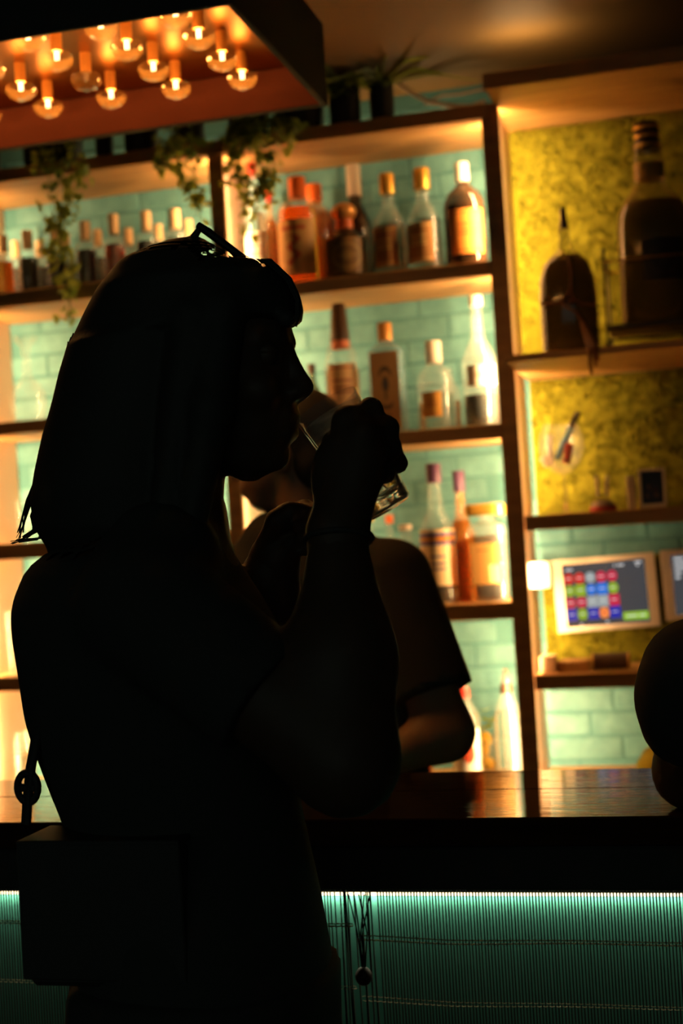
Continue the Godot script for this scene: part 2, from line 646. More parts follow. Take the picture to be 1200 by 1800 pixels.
func shelving() -> void:
	var wm: Material = mats["shelf wood"]
	var u := thing("shelving_unit", "open wooden bottle shelving with two bays in front of the teal brick wall", "shelf", Vector3(-1.3, 0, ZF))
	for p in [[-2.20, -2.145], [-1.337, -1.293], [-0.535, -0.487]]:
		var m := MB.new(); m.box(Vector3(p[0], 0, ZF - 0.018), Vector3(p[1], 2.60, ZF), 0.002)
		obj("post", m, wm, u)
		var s := MB.new()
		var mid: float = (p[0] + p[1]) / 2.0
		s.box(Vector3(mid - 0.007, 0, -4.198), Vector3(mid + 0.007, 2.556, ZF - 0.018), 0.001)
		if p[0] > -1.0:
			s = MB.new(); s.box(Vector3(-0.524, 0, -4.198), Vector3(-0.512, 2.556, ZF - 0.018), 0.001)
		if p[0] < -2.0:
			s = MB.new(); s.box(Vector3(-2.17, 0, -4.198), Vector3(-2.147, 2.556, ZF - 0.018), 0.001)
		obj("side_panel", s, mats["pale panel"], u)
	var tb := MB.new(); tb.box(Vector3(-2.20, 2.5565, -4.198), Vector3(-0.5115, 2.597, ZF + 0.012), 0.002)
	obj("top_board", tb, wm, u)
	for k in range(1, LEVELS_A.size()):
		var m := MB.new(); m.box(Vector3(-2.145, LEVELS_A[k][1], -4.198), Vector3(-1.337, LEVELS_A[k][0], ZF), 0.002)
		obj("shelf_board", m, wm, u)
	for k in range(1, LEVELS_B.size()):
		var m := MB.new(); m.box(Vector3(-1.293, LEVELS_B[k][1], -4.198), Vector3(-0.535, LEVELS_B[k][0], ZF), 0.002)
		obj("shelf_board", m, wm, u)
	var c := thing("back_counter", "low wooden back counter under the bottle shelves", "counter", Vector3(-0.6, 0, -3.86))
	for s in [[-2.14, -1.325], [-1.305, -0.534], [-0.490, 1.095]]:
		var m := MB.new(); m.box(Vector3(s[0], COUNTER - 0.04, -4.195), Vector3(s[1], COUNTER, -3.925), 0.003)
		obj("counter_top", m, wm, c)
	var r := thing("shelving_unit", "taller right-hand wooden shelving with moss panels and a deep top board", "shelf", Vector3(0.2, 0, ZF))
	var p1 := MB.new(); p1.box(Vector3(-0.5105, 0, -4.198), Vector3(-0.494, 2.589, ZF - 0.019), 0.001)
	obj("side_panel", p1, mats["pale panel"], r)
	var p2 := MB.new(); p2.box(Vector3(1.1, 0, -4.198), Vector3(1.13, 2.589, ZF), 0.001)
	obj("side_panel", p2, wm, r)
	var t := MB.new(); t.box(Vector3(-0.4975, 2.5895, -4.198), Vector3(1.13, 2.632, -3.745), 0.003)
	t.box(Vector3(-0.503, 2.589, -3.765), Vector3(1.13, 2.632, -3.742), 0.002)
	obj("top_board", t, wm, r)
	for s in [[1.852, 1.870, -3.66, -0.482], [1.414, 1.455, ZF, -0.484], [0.978, 1.018, ZF, -0.484]]:
		var m := MB.new(); m.box(Vector3(s[3], s[0], -4.18), Vector3(1.1, s[1], s[2]), 0.002)
		obj("shelf_board", m, wm, r)

# ---------------------------------------------------------------- bar
func bar() -> void:
	var b := thing("bar_counter", "glossy dark wooden bar counter in front of the woman", "bar counter", Vector3(-0.4, 0, -1.9))
	var slope := Transform3D(Basis(Vector3.RIGHT, -0.0256), Vector3(0, 1.06, -1.78))     # the top falls a little towards the bartender
	for s in [[-0.225, 0.0], [-0.41, -0.2275]]:
		var m := MB.new(); m.box(Vector3(-3.2, -0.036, s[0]), Vector3(2.2, 0.0, s[1]), 0.002, slope)
		obj("top_plank", m, mats["bar wood"], b)
	var f := MB.new(); f.box(Vector3(-3.2, 0.968, -1.81), Vector3(2.2, 1.022, -1.783), 0.003)
	obj("fascia", f, mats["black board"], b)
	var p := MB.new(); p.box(Vector3(-3.2, 0, -1.98), Vector3(2.2, 1.019, -1.935), 0.002)
	obj("front_panel", p, mats["teal bar front"], b)
	var s2 := MB.new(); s2.box(Vector3(-3.2, 0.972, -1.934), Vector3(2.2, 1.019, -1.811), 0.001)
	obj("underside", s2, mats["black board"], b)
	# the strip under the counter
	var l := thing("led_strip", "thin white light strip under the bar edge above the bamboo blinds", "light strip", Vector3(-0.4, 0.96, -1.89))
	var g := MB.new(); g.box(Vector3(-2.6, 0.9245, -1.932), Vector3(1.6, 0.9285, -1.926), 0.001)
	obj("diffuser", g, mats["bar strip glow"], l)
	var hd := MB.new(); hd.box(Vector3(-2.6, 0.9290, -1.934), Vector3(1.6, 0.9715, -1.924), 0.001)
	obj("channel", hd, mats["black board"], l)
	for k in 6:
		area(l, Vector3(-2.25 + 0.7 * k, 0.9235, -1.929), Vector3(0, -1, 0), Vector2(0.7, 0.005), Color(1.0, 0.86, 0.62), 0.065)
	# blinds of thin bamboo sticks
	for k in 2:
		var x0: float = [-2.4, -0.482][k]
		var x1: float = [-0.489, 1.4][k]
		var t := thing("bamboo_blind", ["bamboo stick blind under the bar, left of the hanging pull cords", "bamboo stick blind under the bar, right of the hanging pull cords"][k], "blind", Vector3((x0 + x1) / 2, 0.97, -1.835), "bamboo blinds under the bar")
		var st := MB.new()
		var x := x0
		while x < x1:
			var lean := rng.randf_range(-0.0003, 0.0003)
			if absf(x + 0.485) < 0.03:
				lean = rng.randf_range(-0.008, 0.008)
			var rr := 0.0010
			var top := Vector3(x - lean, 0.971, -1.835)
			var bot := Vector3(x + lean, 0.06, -1.835)
			st.tube([top, bot], [rr], 5)
			x += 0.0041
		var sm := obj("sticks", st, mats["bamboo"], t)
		sm.set_meta("kind", "stuff")
		for py in [[1625.0, 1735.0, 1860.0], [1645.0, 1752.0, 1880.0]][k]:
			var y0 := at(640, py, -1.835).y
			for w in 2:
				var pts := []
				var xx := x0
				var i := 0
				while xx < x1:
					pts.append(Vector3(xx, y0 - w * (0.0032 if k == 0 else lerpf(0.006, 0.0035, clampf((xx + 0.48) / 0.3, 0, 1))) - 0.004 * clampf((xx + 0.48) / 0.12, 0, 1) * k + sin(xx * 23.0) * 0.0007, -1.835 + (0.0015 if (i + w) % 2 == 0 else -0.0015)))
					xx += 0.0041
					i += 1
				var th := MB.new(); th.tube(pts, [0.0010 if py < 1700 else 0.0004], 4)
				obj("stitching", th, mats["gold thread"], t)
	var c := thing("pull_cord", "dark blind pull cords with a round wooden bead hanging under the bar", "cord", at(640, 1700, -1.825))
	var zc := -1.826
	for q in [[[612, 1572], [628, 1640], [636, 1700]], [[622, 1572], [632, 1645], [637, 1700]], [[650, 1572], [637, 1640], [638, 1700]], [[640, 1572], [634, 1640], [641, 1700]], [[630, 1572], [645, 1640], [642, 1700]]]:
		var pts := []
		for w in q: pts.append(at(w[0], w[1], zc))
		var mb := MB.new(); mb.tube(pts, [0.0010], 6)
		obj("cord", mb, mats["dark cord"], c)
	var bead := MB.new(); bead.ball(at(639, 1716, zc), Vector3(0.0115, 0.0125, 0.0115), 18)
	obj("bead", bead, mats["dark wood"], c)
	var menu := MB.new()
	menu.box(Vector3(-0.09, 0, -0.065), Vector3(0.09, 0.0035, 0.065), 0.001, Transform3D(Basis(Vector3.RIGHT, -0.0256) * Basis(Vector3.UP, 0.5), Vector3(-0.60, 1.0535, -2.05)))
	var mo := obj("drinks_menu", menu, mats["black leather"])
	tag(mo, "flat dark menu card lying on the bar beside the woman's elbow", "menu")

func area(parent: Node3D, where: Vector3, dir: Vector3, size: Vector2, c: Color, energy: float) -> void:
	var a := AreaLight3D.new()
	a.name = "strip_light"
	a.light_color = lin(c.r, c.g, c.b)
	a.area_size = size
	a.light_energy = energy
	a.set("omni_range", 12.0)
	a.set("area_range", 12.0)
	a.shadow_enabled = true
	a.area_normalize_energy = true
	var up := Vector3.UP if absf(dir.normalized().y) < 0.9 else Vector3(0, 0, 1)
	a.transform = Transform3D(Basis.looking_at(dir, up), where - parent.position)
	parent.add_child(a, true)

# ---------------------------------------------------------------- warm strips behind the posts
const FILL := 0.16  # strength of the added fill light behind the viewer
const STRIP := 1.0
func strips() -> void:
	var sets := [                             # label, x, half width, facing, levels
		["vertical warm light strip at the far left end of the left shelf bay", -2.1435, 0.0015, Vector3(-0.2, 0, -1), LEVELS_A],
		["vertical warm light strip just left of the middle post behind the ivy", -1.3345, 0.0040, Vector3(-0.35, 0, -1), LEVELS_A],
		["vertical warm light strip just right of the middle post behind the ivy", -1.3010, 0.0035, Vector3(-0.2, 0, -1), LEVELS_B],
		["vertical warm light strip at the right end of the middle bottle bay", -0.5335, 0.0040, Vector3(-0.35, 0, -1), LEVELS_B],
		["vertical warm light strip along the left side of the moss-backed shelves", -0.4912, 0.0022, Vector3(-0.4, 0, -1), [[2.632, 2.589], [1.870, 1.852], [1.455, 1.414], [1.018, 0.978]]],
	]
	for s in sets:
		var t := thing("led_strip", s[0], "light strip", Vector3(s[1], 1.6, -3.922), "vertical warm strips behind the shelf posts")
		var L: Array = s[4]
		for k in L.size():
			var hi: float = L[k][1] - 0.012
			var lo: float = (L[k + 1][0] if k + 1 < L.size() else COUNTER) + 0.006
			var m := MB.new(); m.box(Vector3(s[1] - s[2], lo, -3.925), Vector3(s[1] + s[2], hi, -3.9195), 0.001)
			obj("segment", m, mats["strip glow"], t)
			area(t, Vector3(s[1], (lo + hi) / 2, -3.9262), s[3], Vector2(0.006, hi - lo), WARM, STRIP * (hi - lo) * (1.0 + 0.2 * k) * (1.3 if s[1] > -0.5 else 1.0))
	# strips on the shelf tops, unseen behind the boards, placed to light wall and ceiling
	var o := thing("led_strip", "warm light strip lying along the wall on top of the two bays", "light strip", Vector3(-1.3, 2.6, -4.15))
	var m2 := MB.new(); m2.box(Vector3(-2.1, 2.5975, -4.156), Vector3(-0.56, 2.603, -4.144), 0.001)
	obj("diffuser", m2, mats["strip glow"], o)
	for k in 2: area(o, Vector3(-1.71 + 0.77 * k, 2.605, -4.15), Vector3(0, 0.3, -1), Vector2(0.75, 0.008), WARM, 0.022)
	var o3 := thing("led_strip", "short warm light strip on top of the right-hand shelving below the ceiling", "light strip", Vector3(-0.40, 2.636, -3.80))  # out of view, placed to give the glow on the ceiling
	var m3 := MB.new(); m3.box(Vector3(-0.47, 2.6325, -3.806), Vector3(-0.33, 2.638, -3.794), 0.001)
	obj("diffuser", m3, mats["strip glow"], o3)
	area(o3, Vector3(-0.40, 2.640, -3.80), Vector3(0, 1, 0), Vector2(0.14, 0.008), WARM, 0.045)
	# added greenish fill panel on the wall behind the viewer, lifts the blacks
	var wl := thing("added_fill_panel", "wide greenish frosted lamp on the wall behind the viewer", "lamp", Vector3(-0.6, 1.9, 2.19))
	var fr := MB.new(); fr.box(Vector3(-2.62, 1.28, 2.15), Vector3(1.42, 2.52, 2.198), 0.006)
	obj("housing", fr, mats["black board"], wl)
	var df := MB.new(); df.box(Vector3(-2.6, 1.3, 2.135), Vector3(1.4, 2.5, 2.1495), 0.003)
	obj("diffuser", df, glow("fill panel glow", Color(0.7, 1.0, 0.85), 0.05), wl)
	area(wl, Vector3(-0.6, 1.9, 2.13), Vector3(0, 0, -1), Vector2(4.0, 1.2), Color(0.72, 1.0, 0.86), FILL)

# ---------------------------------------------------------------- the box of bulbs over the bar
func light_box() -> void:
	var x0 := -2.05
	var x1 := -0.691
	var z0 := -2.785
	var z1 := -2.185
	var t := thing("light_box", "large hanging light box with rows of glass bulbs over the bar", "lamp", Vector3((x0 + x1) / 2, 2.3, (z0 + z1) / 2))
	for s in [[Vector3(x0, 2.3, z1 - 0.012), Vector3(x1, 2.47, z1)], [Vector3(x0, 2.3, z0), Vector3(x1, 2.47, z0 + 0.012)], [Vector3(x1 - 0.012, 2.3, z0 + 0.0121), Vector3(x1, 2.47, z1 - 0.0121)], [Vector3(x0, 2.3, z0 + 0.0121), Vector3(x0 + 0.012, 2.47, z1 - 0.0121)]]:
		var m := MB.new(); m.box(s[0], s[1], 0.0015)
		obj("frame_board", m, mats["black board"], t)
	var li := MB.new()
	li.box(Vector3(x0 + 0.0125, 2.303, z0 + 0.0122), Vector3(x1 - 0.0125, 2.386, z0 + 0.016), 0.001)
	obj("inner_lining", li, mats["red wood"], t)
	var p := MB.new(); p.box(Vector3(x0 + 0.0125, 2.387, z0 + 0.0125), Vector3(x1 - 0.0125, 2.392, z1 - 0.0125), 0.0005)
	obj("reflector_panel", p, mats["copper sheet"], t)
	for s in [[-1.9, -2.25], [-1.9, -2.7], [-0.8, -2.25], [-0.8, -2.7]]:
		var r := MB.new(); r.tube([Vector3(s[0], 2.392, s[1]), Vector3(s[0], 2.75, s[1])], [0.004], 8)
		obj("hanging_rod", r, mats["black rubber"], t)
	var bowl: Array = []                     # cut glass bowl, open at the top
	for q in [[0.0, -0.016], [0.010, -0.0155], [0.021, -0.011], [0.0285, -0.003], [0.031, 0.006], [0.028, 0.013], [0.026, 0.0125], [0.0285, 0.006], [0.026, -0.002], [0.019, -0.0085], [0.010, -0.0125], [0.0, -0.013]]:
		bowl.append(Vector2(q[0], q[1]))
	for i in 7:
		for j in 4:
			var c := Vector3(-0.826 - 0.1385 * i, 2.333, [-2.287, -2.402, -2.53, -2.648][j])
			var dim := (i == 2 and j == 2)
			var g := MB.new(); g.lathe(bowl, 12, Transform3D(Basis(), c + Vector3(0, -0.004, 0)), 2.0, 1.0, 0.0, TAU, 1.1)
			g.facet()
			var go := obj("bulb", g, mats["cut glass"], t)
			var so := MB.new(); so.lathe([Vector2(0, 0.016), Vector2(0.0105, 0.016), Vector2(0.0108, 0.024), Vector2(0.0108, 0.054), Vector2(0, 0.054)], 14, Transform3D(Basis(), c))
			obj("socket", so, mats["amber cap"], go)
			var f := MB.new()
			for sx in [-1, 1]:
				f.tube([c + Vector3(sx * 0.0026, 0.0, 0), c + Vector3(sx * 0.0026, 0.0159, 0)], [0.0022], 8)
			obj("filament", f, mats["silver"] if dim else mats["bulb glow"], go)
			if not dim:
				var o := OmniLight3D.new()
				o.name = "bulb_light"
				o.light_color = lin(1.0, 0.42, 0.09)
				o.light_energy = 0.011
				o.light_size = 0.01
				o.omni_range = 8.0
				o.omni_attenuation = 2.0
				o.shadow_enabled = true
				o.position = c + Vector3(0, 0.0125, 0) - t.position
				t.add_child(o, true)

# ---------------------------------------------------------------- people
func finger(prims: Array, pts: Array, r: float) -> void:
	for k in pts.size() - 1:
		prims.append(cap(pts[k], pts[k + 1], r * (1.0 - 0.10 * k), r * (0.9 - 0.10 * k)))

func pz(a: Array) -> Vector3:
	return at(a[0], a[1], a[2])

func woman() -> void:
	var z := -1.45
	var w := thing("person", "woman with long dark hair and fringe in profile, drinking from a tumbler at the bar", "person", Vector3(-0.6, 0, z))
	var mb := MB.new()
	# --- head, on its own fine grid
	var face := outline(
		[[330, 470], [262, 520], [232, 600], [236, 680], [262, 750], [310, 800], [362, 826], [425, 842]],
		[[455, 480], [500, 530], [508, 570], [509, 600], [506, 622], [509, 660], [513, 700], [516, 725], [515, 745], [513, 765], [503, 783], [498, 803], [484, 825], [445, 845]],
		[[470, 0.035], [520, 0.068], [590, 0.076], [650, 0.073], [720, 0.064], [780, 0.052], [820, 0.040], [845, 0.020]], z)
	var hp := [face]
	hp.append(cap(at(503, 618, z), at(533, 678, z), 0.008, 0.0085))          # nose
	hp.append(ell(at(531, 681, z), Vector3(0.0095, 0.0085, 0.010)))
	for s in [-1, 1]:
		hp.append(ell(at(518, 692, z) + Vector3(0, 0, s * 0.011), Vector3(0.010, 0.007, 0.007)))       # wing of the nose
		hp.append(cap(at(500, 600, z) + Vector3(0, 0, s * 0.014), at(478, 604, z) + Vector3(0, 0, s * 0.045), 0.007, 0.005))   # brow
		hp.append(ell(at(474, 690, z) + Vector3(0, 0, s * 0.040), Vector3(0.022, 0.02, 0.02)))         # cheek
		hp.append(ell(at(352, 660, z) + Vector3(0, 0, s * 0.074), Vector3(0.016, 0.03, 0.008)))        # ear
	hp.append(cap(at(511, 731, z) + Vector3(0, 0, -0.014), at(511, 731, z) + Vector3(0, 0, 0.014), 0.0055, 0.0055))   # lips
	hp.append(cap(at(508, 762, z) + Vector3(0, 0, -0.012), at(508, 762, z) + Vector3(0, 0, 0.012), 0.006, 0.006))
	hp.append(ell(at(484, 805, z), Vector3(0.014, 0.013, 0.017)))            # chin
	hp.append(cap(at(310, 800, z), at(292, 985, z), 0.054, 0.058))           # neck
	var eyes := []
	for s in [-1, 1]:
		eyes.append(ell(at(497, 630, z) + Vector3(0.002, 0, s * 0.034), Vector3(0.012, 0.010, 0.015)))
	body(mb, hp, 0.004, 0.004, eyes)
	for s in [-1, 1]:
		mb.ball(at(484, 630, z) + Vector3(0, 0, s * 0.032), Vector3(0.012, 0.012, 0.012), 14)
		mb.ball(at(484, 623, z) + Vector3(0.0005, 0, s * 0.032), Vector3(0.0128, 0.0085, 0.0135), 14)
	# --- trunk, limbs
	var back := [[215, 930], [110, 960], [72, 1000], [56, 1050], [54, 1110], [62, 1180], [70, 1250], [84, 1300], [105, 1360], [135, 1440], [155, 1540], [165, 1700], [170, 1960]]
	var front := [[380, 950], [425, 1020], [470, 1090], [495, 1160], [505, 1230], [508, 1300], [512, 1360], [524, 1440], [548, 1560], [572, 1690], [578, 1960]]
	var wid := [[930, 0.07], [980, 0.13], [1060, 0.165], [1200, 0.155], [1440, 0.13], [1600, 0.155], [1960, 0.17]]
	var torso := outline(back, front, wid, z, -0.006)
	var sh_n := at(255, 1060, z + 0.145)
	var el_n := at(606, 1338, -1.285)
	var wr_n := at(594, 940, -1.345)
	var sh_f := at(275, 1060, z - 0.145)
	var el_f := at(480, 1255, -1.60)
	var wr_f := at(482, 985, -1.575)
	var bp := [torso, cap(at(300, 860, z), at(292, 1010, z), 0.054, 0.062)]
	bp.append(cap(at(285, 990, z - 0.07), at(285, 990, z + 0.07), 0.055, 0.055))
	bp.append(cap(sh_n, el_n, 0.056, 0.043))
	bp.append(cap(el_n, wr_n.lerp(el_n, 0.55), 0.044, 0.046))
	bp.append(cap(wr_n.lerp(el_n, 0.55), wr_n, 0.045, 0.029))
	bp.append(cap(sh_f, el_f, 0.054, 0.042))
	bp.append(cap(el_f, wr_f, 0.043, 0.029))
	var hip := at(368, 1860, z)
	for s in [-1, 1]:
		var hj := Vector3(hip.x - 0.01, 0.90, z + s * 0.085)
		var kn := Vector3(hip.x + 0.02, 0.47, z + s * 0.095)
		var an := Vector3(hip.x - 0.02, 0.08, z + s * 0.10)
		bp.append(cap(hj, kn, 0.088, 0.056))
		bp.append(cap(kn, an, 0.055, 0.036))
		bp.append(cap(an + Vector3(0, -0.045, 0), an + Vector3(0.15, -0.055, 0), 0.034, 0.024))
	body(mb, bp, 0.012, 0.014)
	# --- near hand round the tumbler
	var hb := [cap(wr_n.lerp(el_n, 0.12), wr_n, 0.030, 0.028)]
	var mcp := [[612, 742, -1.372], [638, 765, -1.362], [648, 802, -1.362], [644, 842, -1.368]]
	for m in mcp:
		hb.append(cap(wr_n + Vector3(0, 0.004, 0), pz(m), 0.024, 0.0135))
	hb.append(cap(pz(mcp[0]), pz(mcp[3]), 0.013, 0.012))
	hb.append(ell(at(600, 840, -1.358), Vector3(0.030, 0.045, 0.018)))
	finger(hb, [pz(mcp[0]), at(652, 719, -1.398), at(650, 716, -1.440), at(628, 728, -1.472)], 0.0105)
	finger(hb, [pz(mcp[1]), at(681, 752, -1.398), at(680, 754, -1.446), at(655, 768, -1.478)], 0.0105)
	finger(hb, [pz(mcp[2]), at(686, 788, -1.398), at(688, 790, -1.446), at(664, 806, -1.476)], 0.0100)
	finger(hb, [pz(mcp[3]), at(676, 832, -1.40), at(700, 815, -1.440), at(690, 822, -1.466)], 0.0090)
	finger(hb, [at(582, 890, -1.352), at(576, 825, -1.375), at(586, 778, -1.400), at(606, 750, -1.420)], 0.0120)
	body(mb, hb, 0.0032, 0.004)
	# --- far hand, a loose fist against the near wrist
	var hf := [cap(wr_f.lerp(el_f, 0.15), wr_f, 0.030, 0.027)]
	var mcf := [[502, 905, -1.60], [512, 918, -1.585], [516, 938, -1.572], [512, 958, -1.562]]
	for m in mcf:
		hf.append(cap(wr_f, pz(m), 0.023, 0.0125))
	for k in 4:
		var m: Array = mcf[k]
		finger(hf, [pz(m), at(m[0] + 34, m[1] - 10, m[2] + 0.012), at(m[0] + 38, m[1] + 4, m[2] + 0.038), at(m[0] + 14, m[1] + 10, m[2] + 0.050)], [0.0100, 0.0105, 0.0100, 0.0088][k])
	finger(hf, [at(470, 950, -1.56), at(486, 915, -1.545), at(508, 900, -1.545), at(526, 898, -1.552)], 0.0115)
	body(mb, hf, 0.0032, 0.004)
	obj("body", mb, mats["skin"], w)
	# --- clothes
	var top := MB.new()
	var sl_n := sh_n.lerp(el_n, 0.62)
	var dn := (el_n - sh_n).normalized()
	body(top, [outline(back, front, wid, z, 0.0), cap(sh_n, sh_n.lerp(el_n, 0.3), 0.066, 0.062), cap(sh_f, sh_f.lerp(el_f, 0.6), 0.064, 0.058), cap(at(285, 985, z - 0.09), at(285, 985, z + 0.09), 0.060, 0.060)], 0.010, 0.012,
		[], [[Vector3(0, -1, 0), -at(350, 1760, z).y]])
	body(top, [cap(sh_n, sl_n + dn * 0.05, 0.067, 0.060)], 0.008, 0.004, [], [[dn, dn.dot(sl_n)]])
	obj("top", top, mats["black cloth"], w)
	var pants := MB.new()
	var pp := [outline([[150, 1700], [160, 1960]], [[588, 1700], [590, 1960]], [[1700, 0.17], [1960, 0.178]], z)]
	for s in [-1, 1]:
		var hj := Vector3(hip.x - 0.01, 0.90, z + s * 0.085)
		var kn := Vector3(hip.x + 0.02, 0.47, z + s * 0.095)
		pp.append(cap(hj, kn, 0.098, 0.072))
		pp.append(cap(kn, Vector3(hip.x - 0.02, 0.11, z + s * 0.10), 0.070, 0.056))
	body(pants, pp, 0.014, 0.014)
	obj("trousers", pants, mats["black cloth"], w)
	for s in [-1, 1]:
		var sh := MB.new()
		var an := Vector3(hip.x - 0.02, 0.06, z + s * 0.10)
		body(sh, [cap(an + Vector3(-0.02, -0.015, 0), an + Vector3(0.07, -0.02, 0), 0.045, 0.040), cap(an + Vector3(0.05, -0.022, 0), an + Vector3(0.16, -0.03, 0), 0.040, 0.030)], 0.008, 0.01, [], [[Vector3(0, -1, 0), -0.003]])
		obj("shoe", sh, mats["black leather"], w)
	# --- hair
	var hair := MB.new()
	var hh := [outline(
		[[340, 417], [300, 428], [262, 440], [215, 466], [182, 510], [155, 560], [132, 610], [117, 660], [104, 715], [88, 770], [76, 830], [68, 885], [76, 930], [95, 965]],
		[[352, 418], [392, 437], [440, 452], [485, 463], [508, 485], [523, 513], [529, 543], [521, 568], [430, 580], [412, 640], [398, 720], [380, 800], [374, 835], [378, 900], [382, 970]],
		[[417, 0.015], [428, 0.032], [450, 0.058], [500, 0.084], [600, 0.090], [720, 0.092], [850, 0.098], [920, 0.092], [970, 0.075]], z)]
	for s in [-1, 1]:
		hh.append(cap(at(395, 545, z + s * 0.060), at(372, 720, z + s * 0.080), 0.024, 0.022))
		hh.append(cap(at(372, 720, z + s * 0.080), at(335, 930, z + s * 0.088), 0.022, 0.016))
		hh.append(cap(at(340, 560, z + s * 0.068), at(290, 900, z + s * 0.090), 0.024, 0.016))
	hh.append(cap(at(505, 560, z - 0.035), at(505, 560, z + 0.035), 0.010, 0.010))
	body(hair, hh, 0.0055, 0.005)
	# loose strands lying on it and leaving it
	rng.seed = 5
	for k in 150:
		var f := rng.randf()
		var zz := z + rng.randf_range(-0.085, 0.085)
		var sx := lerpf(150, 120, f) + rng.randf_range(-14, 30) + absf(zz - z) * 500
		var pts := []
		var drift := rng.randf_range(-16, 6)
		var endy := rng.randf_range(780, 955)
		for i in 9:
			var t := i / 8.0
			pts.append(at(lerpf(sx, 78 + drift + absf(zz - z) * 400, pow(t, 0.8)) + sin(t * 5.0 + f * 9.0) * 5.0, lerpf(560 + 60 * f, endy, t), zz))
		hair.tube(pts, [0.0009, 0.0009, 0.0008, 0.0006], 4)
	for k in 60:                              # fringe
		var zz := z + rng.randf_range(-0.05, 0.05)
		var e := rng.randf_range(-12, 6)
		hair.tube([at(470 + e, 456, zz), at(508 + e * 0.6, 490, zz), at(525 + e * 0.4, 528, zz), at(524 + e * 0.5, 556, zz), at(515 + e, 572 + e * 0.5, zz)], [0.0012, 0.0014, 0.0014, 0.001, 0.0005], 4)
	for q in [[[66, 840], [50, 880], [40, 920], [33, 948]], [[70, 860], [58, 905], [62, 935], [48, 945], [22, 953]], [[75, 900], [66, 930], [40, 946]], [[58, 865], [42, 905], [36, 938]], [[110, 900], [104, 880], [112, 850]], [[86, 905], [72, 948], [30, 950]]]:
		var pts := []
		for s in q: pts.append(at(s[0], s[1], z + 0.02))
		for k in 5:
			var sh := []
			for i in pts.size(): sh.append(pts[i] + Vector3(rng.randf_range(-1, 1), rng.randf_range(-1, 1), rng.randf_range(-2, 2)) * 0.0022)
			hair.tube(sh, [0.0011, 0.0011, 0.0009, 0.0004], 4)
	obj("hair", hair, mats["hair"], w)
	var clip := MB.new()
	clip.tube([at(348, 396, z + 0.01), at(366, 408, z + 0.01), at(398, 432, z + 0.01), at(428, 454, z + 0.01)], [0.0042, 0.0048, 0.0046, 0.004], 8)
	clip.tube([at(352, 400, z + 0.01), at(344, 412, z + 0.01), at(330, 428, z + 0.01)], [0.003, 0.004, 0.004], 8)
	obj("hair_clip", clip, mats["black rubber"], w)
	var br := MB.new()
	var bc := wr_n.lerp(el_n, 0.02)
	var dir := (el_n - wr_n).normalized()
	var bx := dir.cross(Vector3(0, 0, 1)).normalized()
	var by := dir.cross(bx)
	var ring := []
	for i in 25: ring.append(bc + (bx * cos(TAU * i / 24) + by * sin(TAU * i / 24)) * 0.0325)
	br.tube(ring, [0.0035], 6)
	obj("bracelet", br, mats["black leather"], w)
	var rg := MB.new()
	rg.ball(at(652, 768, -1.366), Vector3(0.0035, 0.0035, 0.003), 10)
	obj("finger_ring", rg, mats["silver"], w)

